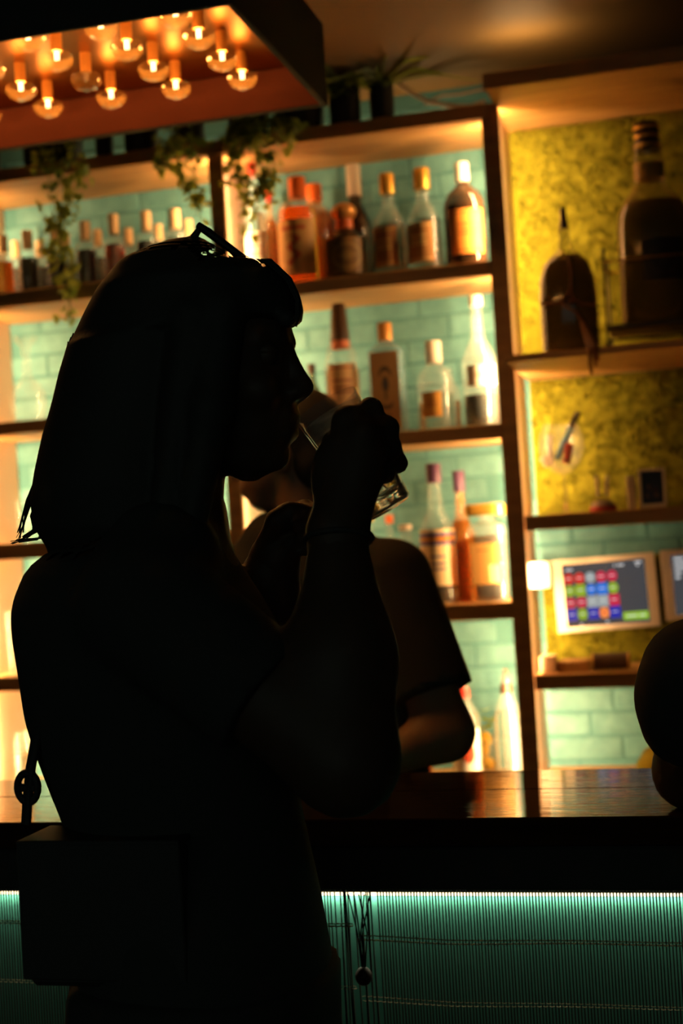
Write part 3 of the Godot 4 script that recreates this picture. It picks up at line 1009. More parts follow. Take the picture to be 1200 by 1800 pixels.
func bartender() -> void:
	var z := -2.75
	var w := thing("person", "bartender in a black short-sleeved shirt standing behind the bar beyond the drinking woman", "person", Vector3(-0.8, 0, z))
	var mb := MB.new()
	var hc := at(500, 800, z)
	var hp := [ell(hc + Vector3(0.02, 0.03, 0), Vector3(0.095, 0.095, 0.075))]
	hp.append(ell(hc + Vector3(-0.035, -0.03, 0), Vector3(0.055, 0.075, 0.060)))
	hp.append(ell(hc + Vector3(-0.045, -0.088, 0), Vector3(0.032, 0.022, 0.035)))
	hp.append(cap(hc + Vector3(-0.085, 0.0, 0), hc + Vector3(-0.108, -0.035, 0), 0.008, 0.011))
	for s in [-1, 1]:
		hp.append(ell(hc + Vector3(0.015, -0.01, s * 0.074), Vector3(0.018, 0.03, 0.008)))
		hp.append(cap(hc + Vector3(-0.085, 0.014, s * 0.012), hc + Vector3(-0.068, 0.012, s * 0.045), 0.007, 0.006))
	hp.append(cap(hc + Vector3(-0.085, -0.058, -0.014), hc + Vector3(-0.085, -0.058, 0.014), 0.007, 0.007))
	hp.append(cap(hc + Vector3(-0.082, -0.071, -0.013), hc + Vector3(-0.082, -0.071, 0.013), 0.007, 0.007))
	var ey := []
	for s in [-1, 1]: ey.append(ell(hc + Vector3(-0.088, 0.0, s * 0.030), Vector3(0.014, 0.010, 0.014)))
	hp.append(cap(hc + Vector3(0.03, -0.05, 0), hc + Vector3(0.04, -0.20, 0), 0.056, 0.062))
	body(mb, hp, 0.005, 0.006, ey)
	for s in [-1, 1]: mb.ball(hc + Vector3(-0.074, 0.0, s * 0.030), Vector3(0.012, 0.012, 0.012), 12)
	var cx := hc.x + 0.03
	var sh_r := at(690, 1015, z + 0.03)
	var el_r := at(782, 1288, z + 0.10)
	var wr_r := at(640, 1352, z + 0.20)
	var sh_l := Vector3(2.0 * cx - sh_r.x, sh_r.y, z + 0.0)
	var el_l := Vector3(2.0 * cx - el_r.x + 0.08, el_r.y, z + 0.12)
	var wr_l := Vector3(cx - 0.06, wr_r.y, z + 0.24)
	var arms := [cap(sh_r, el_r, 0.060, 0.050), cap(el_r, wr_r, 0.050, 0.031), cap(sh_l, el_l, 0.058, 0.045), cap(el_l, wr_l, 0.046, 0.031)]
	var trunk := [cap(Vector3(cx - 0.11, 1.33, z), Vector3(cx + 0.11, 1.33, z), 0.085, 0.085), cap(Vector3(cx - 0.09, 1.15, z), Vector3(cx + 0.11, 1.15, z), 0.10, 0.10), cap(Vector3(cx - 0.08, 0.95, z), Vector3(cx + 0.11, 0.95, z), 0.105, 0.105), cap(Vector3(cx - 0.10, 1.24, z), Vector3(cx + 0.11, 1.24, z), 0.095, 0.095), cap(Vector3(cx - 0.085, 1.05, z), Vector3(cx + 0.11, 1.05, z), 0.102, 0.102), cap(Vector3(cx - 0.06, 1.42, z), Vector3(cx + 0.06, 1.42, z), 0.058, 0.058)]
	var bp := trunk + arms
	for s in [-1, 1]:
		bp.append(cap(Vector3(cx + s * 0.09, 0.88, z), Vector3(cx + s * 0.10, 0.47, z + 0.01), 0.088, 0.058))
		bp.append(cap(Vector3(cx + s * 0.10, 0.47, z + 0.01), Vector3(cx + s * 0.10, 0.08, z - 0.02), 0.056, 0.038))
		bp.append(cap(Vector3(cx + s * 0.10, 0.045, z - 0.02), Vector3(cx + s * 0.11, 0.035, z + 0.15), 0.038, 0.030))
	body(mb, bp, 0.013, 0.012)
	for s in [[wr_r, el_r, 1.0], [wr_l, el_l, -1.0]]:
		var wr: Vector3 = s[0]
		var d: Vector3 = (wr - (s[1] as Vector3)).normalized()
		var side := d.cross(Vector3.UP).normalized()
		var hb := [cap(wr - d * 0.03, wr, 0.031, 0.028)]
		for k in 4:
			var m: Vector3 = wr + d * 0.085 + Vector3.UP * (0.027 - 0.018 * k)
			hb.append(cap(wr, m, 0.022, 0.013))
			finger(hb, [m, m + d * 0.036 + side * 0.012 * s[2], m + d * 0.045 + side * 0.038 * s[2], m + d * 0.028 + side * 0.05 * s[2]], 0.0098)
		finger(hb, [wr + d * 0.03 + Vector3.UP * 0.02, wr + d * 0.055 + Vector3.UP * 0.045 + side * 0.015 * s[2], wr + d * 0.085 + Vector3.UP * 0.045 + side * 0.03 * s[2]], 0.012)
		body(mb, hb, 0.004, 0.004)
	obj("body", mb, mats["fair skin"], w)
	var top := MB.new()
	var g := []
	for t in trunk: g.append(cap(t[1], t[2], t[3] + 0.010, t[4] + 0.010))
	var e1 := sh_r.lerp(el_r, 0.76)
	var e2 := sh_l.lerp(el_l, 0.76)
	g.append(cap(sh_r, sh_r.lerp(e1, 0.5), 0.076, 0.076))
	g.append(cap(sh_l, e2, 0.074, 0.076))
	body(top, g, 0.011, 0.012)
	var da := (el_r - sh_r).normalized()
	body(top, [cap(sh_r, e1 + da * 0.07, 0.077, 0.082)], 0.009, 0.004, [], [[da, da.dot(e1)]])
	obj("shirt", top, mats["black cloth"], w)
	var pants := MB.new()
	var pg := [cap(Vector3(cx - 0.07, 0.92, z), Vector3(cx + 0.07, 0.92, z), 0.112, 0.112)]
	for s in [-1, 1]:
		pg.append(cap(Vector3(cx + s * 0.09, 0.88, z), Vector3(cx + s * 0.10, 0.47, z + 0.01), 0.098, 0.072))
		pg.append(cap(Vector3(cx + s * 0.10, 0.47, z + 0.01), Vector3(cx + s * 0.10, 0.09, z - 0.02), 0.070, 0.058))
	body(pants, pg, 0.015, 0.012)
	obj("trousers", pants, mats["black cloth"], w)
	var hair := MB.new()
	body(hair, [ell(hc + Vector3(0.033, 0.045, 0), Vector3(0.098, 0.090, 0.082)), ell(hc + Vector3(0.07, -0.02, 0), Vector3(0.055, 0.07, 0.076))], 0.006, 0.008, [ell(hc + Vector3(-0.075, -0.035, 0), Vector3(0.075, 0.085, 0.12))])
	obj("hair", hair, mats["hair"], w)

func customer() -> void:
	var z := -1.72
	var w := thing("person", "dark figure cut by the right edge, elbow leaning on the bar", "person", Vector3(0.25, 0, -1.55))
	var mb := MB.new()
	var sh := at(1224, 1180, z + 0.06)
	var sl := at(1208, 1270, z + 0.0)
	var el := at(1214, 1375, z - 0.12)
	el.y = 1.06 + 0.043
	var cx := sh.x + 0.20
	var zc := -1.52
	var s2 := Vector3(cx + 0.18, sh.y, zc)
	var trunk := [cap(Vector3(cx - 0.09, 1.22, zc), Vector3(cx + 0.10, 1.22, zc), 0.09, 0.09), cap(Vector3(cx - 0.08, 1.02, zc + 0.03), Vector3(cx + 0.09, 1.02, zc + 0.03), 0.095, 0.095), cap(Vector3(cx - 0.08, 0.84, zc + 0.08), Vector3(cx + 0.08, 0.84, zc + 0.08), 0.11, 0.11), cap(sh + Vector3(0.06, 0.0, 0.04), s2, 0.055, 0.060)]
	var wr := Vector3(cx + 0.06, 1.25, -1.86)
	var e2 := Vector3(cx + 0.22, 1.103, -1.86)
	var wr2 := Vector3(cx + 0.10, 1.22, -1.90)
	var bp := trunk + [cap(sh, el, 0.050, 0.040), cap(el, wr, 0.041, 0.029), cap(s2, e2, 0.056, 0.043), cap(e2, wr2, 0.043, 0.029), cap(Vector3(cx, 1.26, zc), Vector3(cx - 0.01, 1.38, zc - 0.04), 0.062, 0.055), cap(Vector3(cx - 0.07, 1.275, zc), Vector3(cx + 0.07, 1.275, zc), 0.05, 0.05)]
	bp.append(ell(Vector3(cx - 0.01, 1.445, zc - 0.06), Vector3(0.076, 0.11, 0.095)))
	bp.append(ell(Vector3(cx - 0.01, 1.405, zc - 0.13), Vector3(0.05, 0.06, 0.035)))
	for s in [-1, 1]:
		bp.append(cap(Vector3(cx + s * 0.09, 0.84, zc + 0.08), Vector3(cx + s * 0.10, 0.45, zc + 0.10), 0.09, 0.06))
		bp.append(cap(Vector3(cx + s * 0.10, 0.45, zc + 0.10), Vector3(cx + s * 0.10, 0.08, zc + 0.12), 0.058, 0.04))
		bp.append(cap(Vector3(cx + s * 0.10, 0.045, zc + 0.12), Vector3(cx + s * 0.10, 0.035, zc - 0.03), 0.038, 0.03))
	body(mb, bp, 0.013, 0.012)
	for s in [[wr, el], [wr2, e2]]:
		var d: Vector3 = ((s[0] as Vector3) - (s[1] as Vector3)).normalized()
		var hb := [cap(s[0] - d * 0.03, s[0], 0.031, 0.028)]
		for k in 4:
			var m: Vector3 = s[0] + d * 0.08 + Vector3(0, 0, 0.027 - 0.018 * k)
			hb.append(cap(s[0], m, 0.022, 0.013))
			finger(hb, [m, m + d * 0.036, m + d * 0.05 + Vector3(0, -0.024, 0), m + d * 0.03 + Vector3(0, -0.04, 0)], 0.0098)
		finger(hb, [s[0] + d * 0.03 + Vector3(0, 0, 0.02), s[0] + d * 0.05 + Vector3(0, 0, 0.045), s[0] + d * 0.08 + Vector3(0, -0.02, 0.045)], 0.012)
		body(mb, hb, 0.004, 0.004)
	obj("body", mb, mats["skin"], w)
	var top := MB.new()
	var g := []
	for t in trunk: g.append(cap(t[1], t[2], t[3] + 0.010, t[4] + 0.010))
	g.append(cap(sh, sh.lerp(sl, 0.5), 0.060, 0.058))
	g.append(cap(sh.lerp(sl, 0.5), sl, 0.058, 0.052))
	g.append(cap(s2, s2.lerp(e2, 0.6), 0.070, 0.064))
	body(top, g, 0.010, 0.012)
	obj("shirt", top, mats["black cloth"], w)
	var pants := MB.new()
	var pg := [cap(Vector3(cx - 0.08, 0.84, zc + 0.08), Vector3(cx + 0.08, 0.84, zc + 0.08), 0.118, 0.118)]
	for s in [-1, 1]:
		pg.append(cap(Vector3(cx + s * 0.09, 0.84, zc + 0.08), Vector3(cx + s * 0.10, 0.45, zc + 0.10), 0.10, 0.074))
		pg.append(cap(Vector3(cx + s * 0.10, 0.45, zc + 0.10), Vector3(cx + s * 0.10, 0.10, zc + 0.12), 0.072, 0.06))
	body(pants, pg, 0.016, 0.012)
	obj("trousers", pants, mats["black cloth"], w)
	var hair := MB.new()
	body(hair, [ell(Vector3(cx - 0.01, 1.465, zc - 0.045), Vector3(0.084, 0.105, 0.10))], 0.008, 0.006, [ell(Vector3(cx - 0.01, 1.385, zc - 0.15), Vector3(0.1, 0.10, 0.07))])
	obj("hair", hair, mats["hair"], w)
# ---------------------------------------------------------------- tumbler and bag
func drinks_and_bag() -> void:
	var z := -1.435
	var rim := at(574, 712, z)
	var bot := at(684, 894, z)
	var ax := (rim - bot)
	var L := ax.length()
	ax = ax.normalized()
	var bx := ax.cross(Vector3(0, 0, 1)).normalized()
	var t := Transform3D(Basis(bx, ax, bx.cross(ax)), bot)
	var g := thing("tumbler", "clear glass tumbler tilted to the woman's lips in her hand", "glass", bot)
	var R := size_at(62, z)
	var r := size_at(44, z)
	var mb := MB.new()
	mb.lathe([Vector2(0, 0), Vector2(r - 0.003, 0), Vector2(r, 0.003), Vector2(lerpf(r, R, 0.5), L * 0.5), Vector2(R, L - 0.001), Vector2(R - 0.001, L), Vector2(R - 0.0022, L - 0.001), Vector2(lerpf(r, R, 0.5) - 0.0025, L * 0.5), Vector2(r - 0.003, 0.017), Vector2(r - 0.007, 0.013), Vector2(0, 0.012)], 40, t)
	var tb := MB.new()
	tb.lathe([Vector2(0, 0.0005), Vector2(r - 0.004, 0.0005), Vector2(r - 0.0012, 0.004), Vector2(r + 0.0004, 0.026), Vector2(r - 0.001, 0.027), Vector2(r - 0.005, 0.017), Vector2(0, 0.014)], 32, t)
	var eb := MB.new()
	eb.lathe([Vector2(lerpf(r, R, 0.42) - 0.0022, L * 0.42), Vector2(lerpf(r, R, 0.9) - 0.0024, L * 0.9)], 32, t)
	obj("etched_band", eb, mats["etched glass"], g)
	obj("glass_base", tb, mats["tumbler glass"], g)
	obj("glass_wall", mb, mats["thin tumbler"], g)
	rng.seed = 3
	for k in 7:
		var ice := MB.new()
		var h := 0.010 + rng.randf() * 0.003
		var p := Vector3(rng.randf_range(-0.011, 0.011), 0.026 + 0.0105 * k, rng.randf_range(-0.011, 0.011))
		ice.box(-Vector3(h, h, h) * 0.8, Vector3(h, h, h) * 0.8, 0.004, t * Transform3D(Basis.from_euler(Vector3(rng.randf() * 3, rng.randf() * 3, rng.randf() * 3)), p))
		var io := obj("ice_cube", ice, mats["ice"])
		tag(io, "%s ice cube in the tilted tumbler" % ["lowest", "second lowest", "third lowest", "middle", "third highest", "second highest", "topmost"][k], "ice", "ice cubes in the tumbler")
	# shoulder bag behind the woman
	var zb := -1.34
	var bag := thing("shoulder_bag", "black shoulder bag hanging low at the woman's back", "bag", at(120, 1720, zb))
	var c0 := at(76, 1468, zb)
	var c1 := at(78, 1716, zb)
	var m := MB.new()
	m.box(Vector3(c1.x, c1.y, zb - 0.035), Vector3(c1.x + 0.17, c0.y - 0.004, zb + 0.035), 0.006)
	obj("bag_body", m, mats["black leather"], bag)
	var fl := MB.new()
	fl.box(Vector3(c1.x - 0.002, c0.y - 0.135, zb + 0.0355), Vector3(c1.x + 0.172, c0.y + 0.001, zb + 0.042), 0.003)
	fl.box(Vector3(c1.x - 0.002, c0.y - 0.0035, zb - 0.035), Vector3(c1.x + 0.172, c0.y + 0.003, zb + 0.042), 0.003)
	obj("flap", fl, mats["black leather"], bag)
	var st := MB.new()
	var sp := [at(46, 1448, zb), at(48, 1410, zb), at(54, 1350, zb), at(63, 1300, zb), at(82, 1235, zb + 0.01), at(95, 1150, zb + 0.03), at(130, 1040, zb + 0.05), at(190, 970, zb + 0.0), at(235, 950, z)]
	for w in 4:
		var q := []
		for p in sp: q.append(p + Vector3(0.0022 * (w - 1.5), 0, 0.0022 * (w - 1.5)))
		st.tube(q, [0.0042], 6)
	obj("strap", st, mats["black leather"], bag)
	var bu := MB.new()
	var bc := at(50, 1384, zb)
	var ring := []
	for i in 21: ring.append(bc + Vector3(cos(TAU * i / 20) * 0.0115, sin(TAU * i / 20) * 0.015, 0.002))
	bu.tube(ring, [0.0042], 6)
	bu.box(bc - Vector3(0.0115, 0.004, 0.002), bc + Vector3(0.0115, 0.004, 0.006), 0.002)
	obj("buckle", bu, mats["black leather"], bag)

# ---------------------------------------------------------------- bottles
const PROF := {
	"round": [0.0, 0.0, 0.9, 0.0, 1.0, 0.02, 1.0, 0.52, 0.97, 0.58, 0.80, 0.66, 0.50, 0.73, 0.37, 0.79, 0.33, 0.90, 0.38, 0.905, 0.38, 0.93, 0.33, 0.935],
	"broad": [0.0, 0.0, 0.9, 0.0, 1.0, 0.02, 1.0, 0.62, 0.97, 0.68, 0.82, 0.74, 0.52, 0.78, 0.38, 0.82, 0.35, 0.92],
	"gin": [0.0, 0.0, 0.94, 0.0, 1.0, 0.015, 1.0, 0.72, 0.95, 0.755, 0.70, 0.79, 0.42, 0.82, 0.30, 0.84, 0.29, 0.95],
	"squat": [0.0, 0.0, 0.80, 0.0, 1.0, 0.05, 1.0, 0.42, 0.90, 0.52, 0.55, 0.61, 0.34, 0.67, 0.30, 0.80],
	"tall": [0.0, 0.0, 0.9, 0.0, 1.0, 0.015, 1.0, 0.46, 0.93, 0.53, 0.66, 0.61, 0.44, 0.66, 0.37, 0.72, 0.31, 0.93],
	"demi": [0.0, 0.0, 0.92, 0.0, 1.0, 0.03, 1.0, 0.56, 0.95, 0.64, 0.72, 0.72, 0.42, 0.77, 0.27, 0.81, 0.25, 0.95],
	"decanter": [0.0, 0.0, 0.95, 0.0, 1.0, 0.02, 1.0, 0.74, 0.93, 0.78, 0.50, 0.81, 0.40, 0.83, 0.38, 0.92],
	"vial": [0.0, 0.0, 0.9, 0.0, 1.0, 0.03, 1.0, 0.58, 0.9, 0.64, 0.55, 0.70, 0.45, 0.74, 0.45, 0.90, 0.52, 0.91, 0.52, 0.94],
	"flask": [0.0, 0.0, 0.65, 0.0, 0.90, 0.08, 1.0, 0.20, 0.94, 0.33, 0.70, 0.44, 0.35, 0.51, 0.22, 0.56, 0.20, 0.80, 0.26, 0.88, 0.62, 0.97, 0.66, 1.0],
	"cup": [0.0, 0.0, 0.82, 0.0, 0.86, 0.02, 1.0, 1.0],
	"jar": [0.0, 0.0, 0.9, 0.0, 1.0, 0.03, 1.0, 0.80, 0.92, 0.87, 0.80, 0.90, 0.80, 1.0],
	"magnum": [0.0, 0.0, 0.9, 0.0, 1.0, 0.025, 1.0, 0.48, 0.96, 0.55, 0.78, 0.62, 0.55, 0.66, 0.45, 0.70, 0.40, 0.80, 0.38, 0.86, 0.42, 0.87, 0.42, 0.89],
	"dome": [0.0, 0.0, 0.9, 0.0, 1.0, 0.03, 1.0, 0.42, 0.95, 0.53, 0.78, 0.63, 0.48, 0.69, 0.24, 0.73, 0.19, 0.80, 0.17, 0.90],
}

func prof_of(key: String, R: float, H: float, inset := 0.0, upto := 1.0) -> Array:
	var a: Array = PROF[key]
	var out := []
	var i := 0
	while i < a.size():
		var r: float = a[i]
		var h: float = a[i + 1]
		if h > upto:
			var r0: float = a[i - 2]
			var h0: float = a[i - 1]
			var f := (upto - h0) / maxf(h - h0, 1e-6)
			out.append(Vector2(maxf(lerpf(r0, r, f) * R - inset, 0.0), upto * H))
			break
		out.append(Vector2(maxf(r * R - inset, 0.0) if r > 0 else 0.0, maxf(h * H, inset * 2.0)))
		i += 2
	if upto < 1.0:
		out.append(Vector2(0, out[-1].y))
	return out

var label_no := 0
func label_mat(bg: Color, ink: Color, style: String) -> StandardMaterial3D:
	var key := "label %s %s %s" % [bg, ink, style]
	if mats.has(key):
		return mats[key]
	var im := Image.create(64, 64, false, Image.FORMAT_RGB8)
	var b := bg.linear_to_srgb()
	var k := ink.linear_to_srgb()
	im.fill(b)
	if style == "band":                      # band across the top, lines below
		im.fill_rect(Rect2i(0, 4, 64, 14), k)
		im.fill_rect(Rect2i(0, 8, 64, 6), Color(0.72, 0.45, 0.10))
		for y in [30, 38, 44]: im.fill_rect(Rect2i(20, y, 24, 2), k)
	elif style == "figure":                  # a red flourish down the middle
		for y in range(18, 52):
			var x := 32 + int(6.0 * sin(y * 0.35))
			im.fill_rect(Rect2i(x - 4, y, 9, 1), k)
		im.fill_rect(Rect2i(14, 8, 36, 4), k)
	elif style == "gin":                     # arched line, oval medallion, line of print
		for x in range(18, 47):
			im.fill_rect(Rect2i(x, 12 + int(pow((x - 32) / 14.0, 2.0) * 5.0), 1, 4), k)
		for y in range(19, 33):
			for x in range(24, 41):
				if pow((x - 32) / 7.5, 2.0) + pow((y - 26) / 6.5, 2.0) < 1.0:
					im.set_pixel(x, y, Color(0.28, 0.27, 0.32) if pow((x - 32) / 5.0, 2.0) + pow((y - 26) / 4.5, 2.0) < 1.0 else k)
		im.fill_rect(Rect2i(30, 32, 5, 7), k)
		for x in range(18, 48):
			im.fill_rect(Rect2i(x, 44 - int(pow((x - 32) / 15.0, 2.0) * 3.0), 1, 3), k)
		im.fill_rect(Rect2i(24, 51, 17, 2), k.lerp(b, 0.5))
	elif style == "sun":
		for y in 64:
			for x in 64:
				var d := Vector2(x - 32, y - 32).length()
				if d < 24 and d > 20 or d < 8:
					im.set_pixel(x, y, k)
		im.fill_rect(Rect2i(16, 30, 32, 3), k)
	elif style == "dot":
		for y in 64:
			for x in 64:
				if Vector2(x - 32, y - 36).length() < 15: im.set_pixel(x, y, k)
	elif style == "corner":
		im.fill_rect(Rect2i(36, 34, 22, 28), Color(0.86, 0.72, 0.5))
		im.fill_rect(Rect2i(12, 10, 24, 2), k)
	else:
		im.fill_rect(Rect2i(4, 4, 56, 2), k)
		im.fill_rect(Rect2i(4, 58, 56, 2), k)
		for y in [20, 28, 34]: im.fill_rect(Rect2i(14, y, 36, 3), k)
	var m := mat(key, Color.WHITE, 0.55)
	m.albedo_texture = ImageTexture.create_from_image(im)
	m.albedo_color = Color.WHITE
	return m

# px: middle column, top: its highest pixel row, hw: half width in pixels, y: height of the shelf it stands on
func bottle(called: String, label: String, category: String, px: float, top: float, hw: float, y: float, z: float, o: Dictionary) -> Node3D:
	var d := ray(px, 900)
	var base := EYE
	var pt := at(px, top, z)
	for it in 4:                              # the column at the middle of its height
		var mid_y := lerpf(pt.y, y, 0.5)
		var q := at(px, top, z)
		var p2 := at(px, top + 400, z)
		var f := (q.y - mid_y) / (q.y - p2.y)
		d = at(px, top + 400 * f, z)
		base = Vector3(d.x, y + 0.0006, z)
		var tip_px := px - 0.065 * 400 * f
		pt = at(tip_px, top, z)
	var H := pt.y - base.y
	var R := size_at(hw, z)
	var t := thing(called, label, category, base, o.get("group", "liquor bottles in the middle bay" if called == "liquor_bottle" else ""))
	t.rotation.y = 0.0
	var T := Transform3D(Basis(), base)
	var sq: float = o.get("sq", 2.0)
	var zr: float = o.get("zr", 1.0)
	var key: String = o.get("prof", "round")
	var seg := 36
	var gm := MB.new()
	var pr := prof_of(key, R, H)
	if sq > 2.01:
		lathe_square(gm, pr, seg, T, sq, zr, R)
	else:
		gm.lathe(pr, seg, T, 2.0, zr)
	obj("glass_body", gm, mats[o.get("glass", "clear glass")], t)
	if o.has("liquid"):
		var lm := MB.new()
		var lp := prof_of(key, R, H, 0.0022, o.get("fill", 0.6))
		if sq > 2.01:
			lathe_square(lm, lp, seg, T, sq, zr, R)
		else:
			lm.lathe(lp, seg, T, 2.0, zr)
		obj("liquid", lm, mats[o["liquid"]], t)
	if o.has("cap"):
		var c: Array = o["cap"]               # material, from, to, radius, shape
		var cm := MB.new()
		var cr: float = R * c[3]
		var h0: float = H * c[1]
		var h1: float = H * c[2]
		var shape: String = c[4] if c.size() > 4 else "plain"
		var cp := []
		if shape == "ball":
			for i in 9:
				var a := -PI / 2 + PI * i / 8.0
				cp.append(Vector2(maxf(cos(a) * cr, 0.0) if i % 8 else 0.0, lerpf(h0, h1, 0.5 + 0.5 * sin(a))))
		elif shape == "pourer":
			cp = [Vector2(0, h0), Vector2(cr, h0), Vector2(cr, lerpf(h0, h1, 0.35)), Vector2(cr * 0.55, lerpf(h0, h1, 0.45)), Vector2(cr * 0.30, h1), Vector2(0, h1)]
		elif shape == "cone":
			cp = [Vector2(0, h0), Vector2(cr * 1.15, h0), Vector2(cr * 0.75, h1 - 0.002), Vector2(cr * 0.65, h1), Vector2(0, h1)]
		else:
			cp = [Vector2(0, h0), Vector2(cr, h0), Vector2(cr, h1 - cr * 0.12), Vector2(cr * 0.88, h1), Vector2(0, h1)]
		if shape == "square":
			lathe_square(cm, cp, seg, T, 5.0, zr, 0.0)
		else:
			cm.lathe(cp, 24, T)
		obj("cork" if c[0] == "cork" else ("pourer" if shape == "pourer" else "cap"), cm, mats[c[0]], t)
	if o.has("collar"):
		var c: Array = o["collar"]
		var cm := MB.new()
		cm.lathe([Vector2(R * c[3], H * c[1]), Vector2(R * c[3], H * c[2])], 24, T)
		obj("collar", cm, mats[c[0]], t)
	if o.has("label"):
		for c in o["label"]:                  # from, to, material, half angle, slant
			var lm := MB.new()
			var mid: float = PI / 2 - 0.25 + (c[4] if c.size() > 4 else 0.0)
			var lr := R + 0.0008
			if sq > 2.01:
				var w: float = lr * c[3]
				var zz: float = lr * zr * 1.0
				lm.quad(base + Vector3(-w, H * c[1], zz), base + Vector3(w, H * c[1], zz), base + Vector3(w, H * c[0], zz), base + Vector3(-w, H * c[0], zz), Vector3(0, 0, 1))
				lm.quad(base + Vector3(-w, H * c[1], zz - 0.0006), base + Vector3(w, H * c[1], zz - 0.0006), base + Vector3(w, H * c[0], zz - 0.0006), base + Vector3(-w, H * c[0], zz - 0.0006), Vector3(0, 0, -1))
			else:
				lm.lathe([Vector2(lr, H * c[0]), Vector2(lr, H * c[1])], 20, T, 2.0, zr, mid - c[3], mid + c[3])
			obj("label", lm, c[2], t)
	return t

func lathe_square(mb: MB, prof: Array, seg: int, t: Transform3D, sq: float, zr: float, R: float) -> void:   # square body, round neck
	var body_p := []
	var neck := []
	for p in prof:
		var q: Vector2 = p
		if R <= 0.0 or q.x > R * 0.62 or q.y < 0.004 or (neck.is_empty() and q.x == 0.0 and body_p.is_empty()):
			body_p.append(q)
		elif neck.is_empty() and q.x == 0.0:
			body_p.append(q)
		else:
			if neck.is_empty():
				body_p.append(Vector2(q.x, q.y))
			neck.append(q)
	mb.lathe(body_p, seg + seg % 8, t, sq, zr)
	if neck.size() > 1:
		mb.lathe(neck, 24, t)

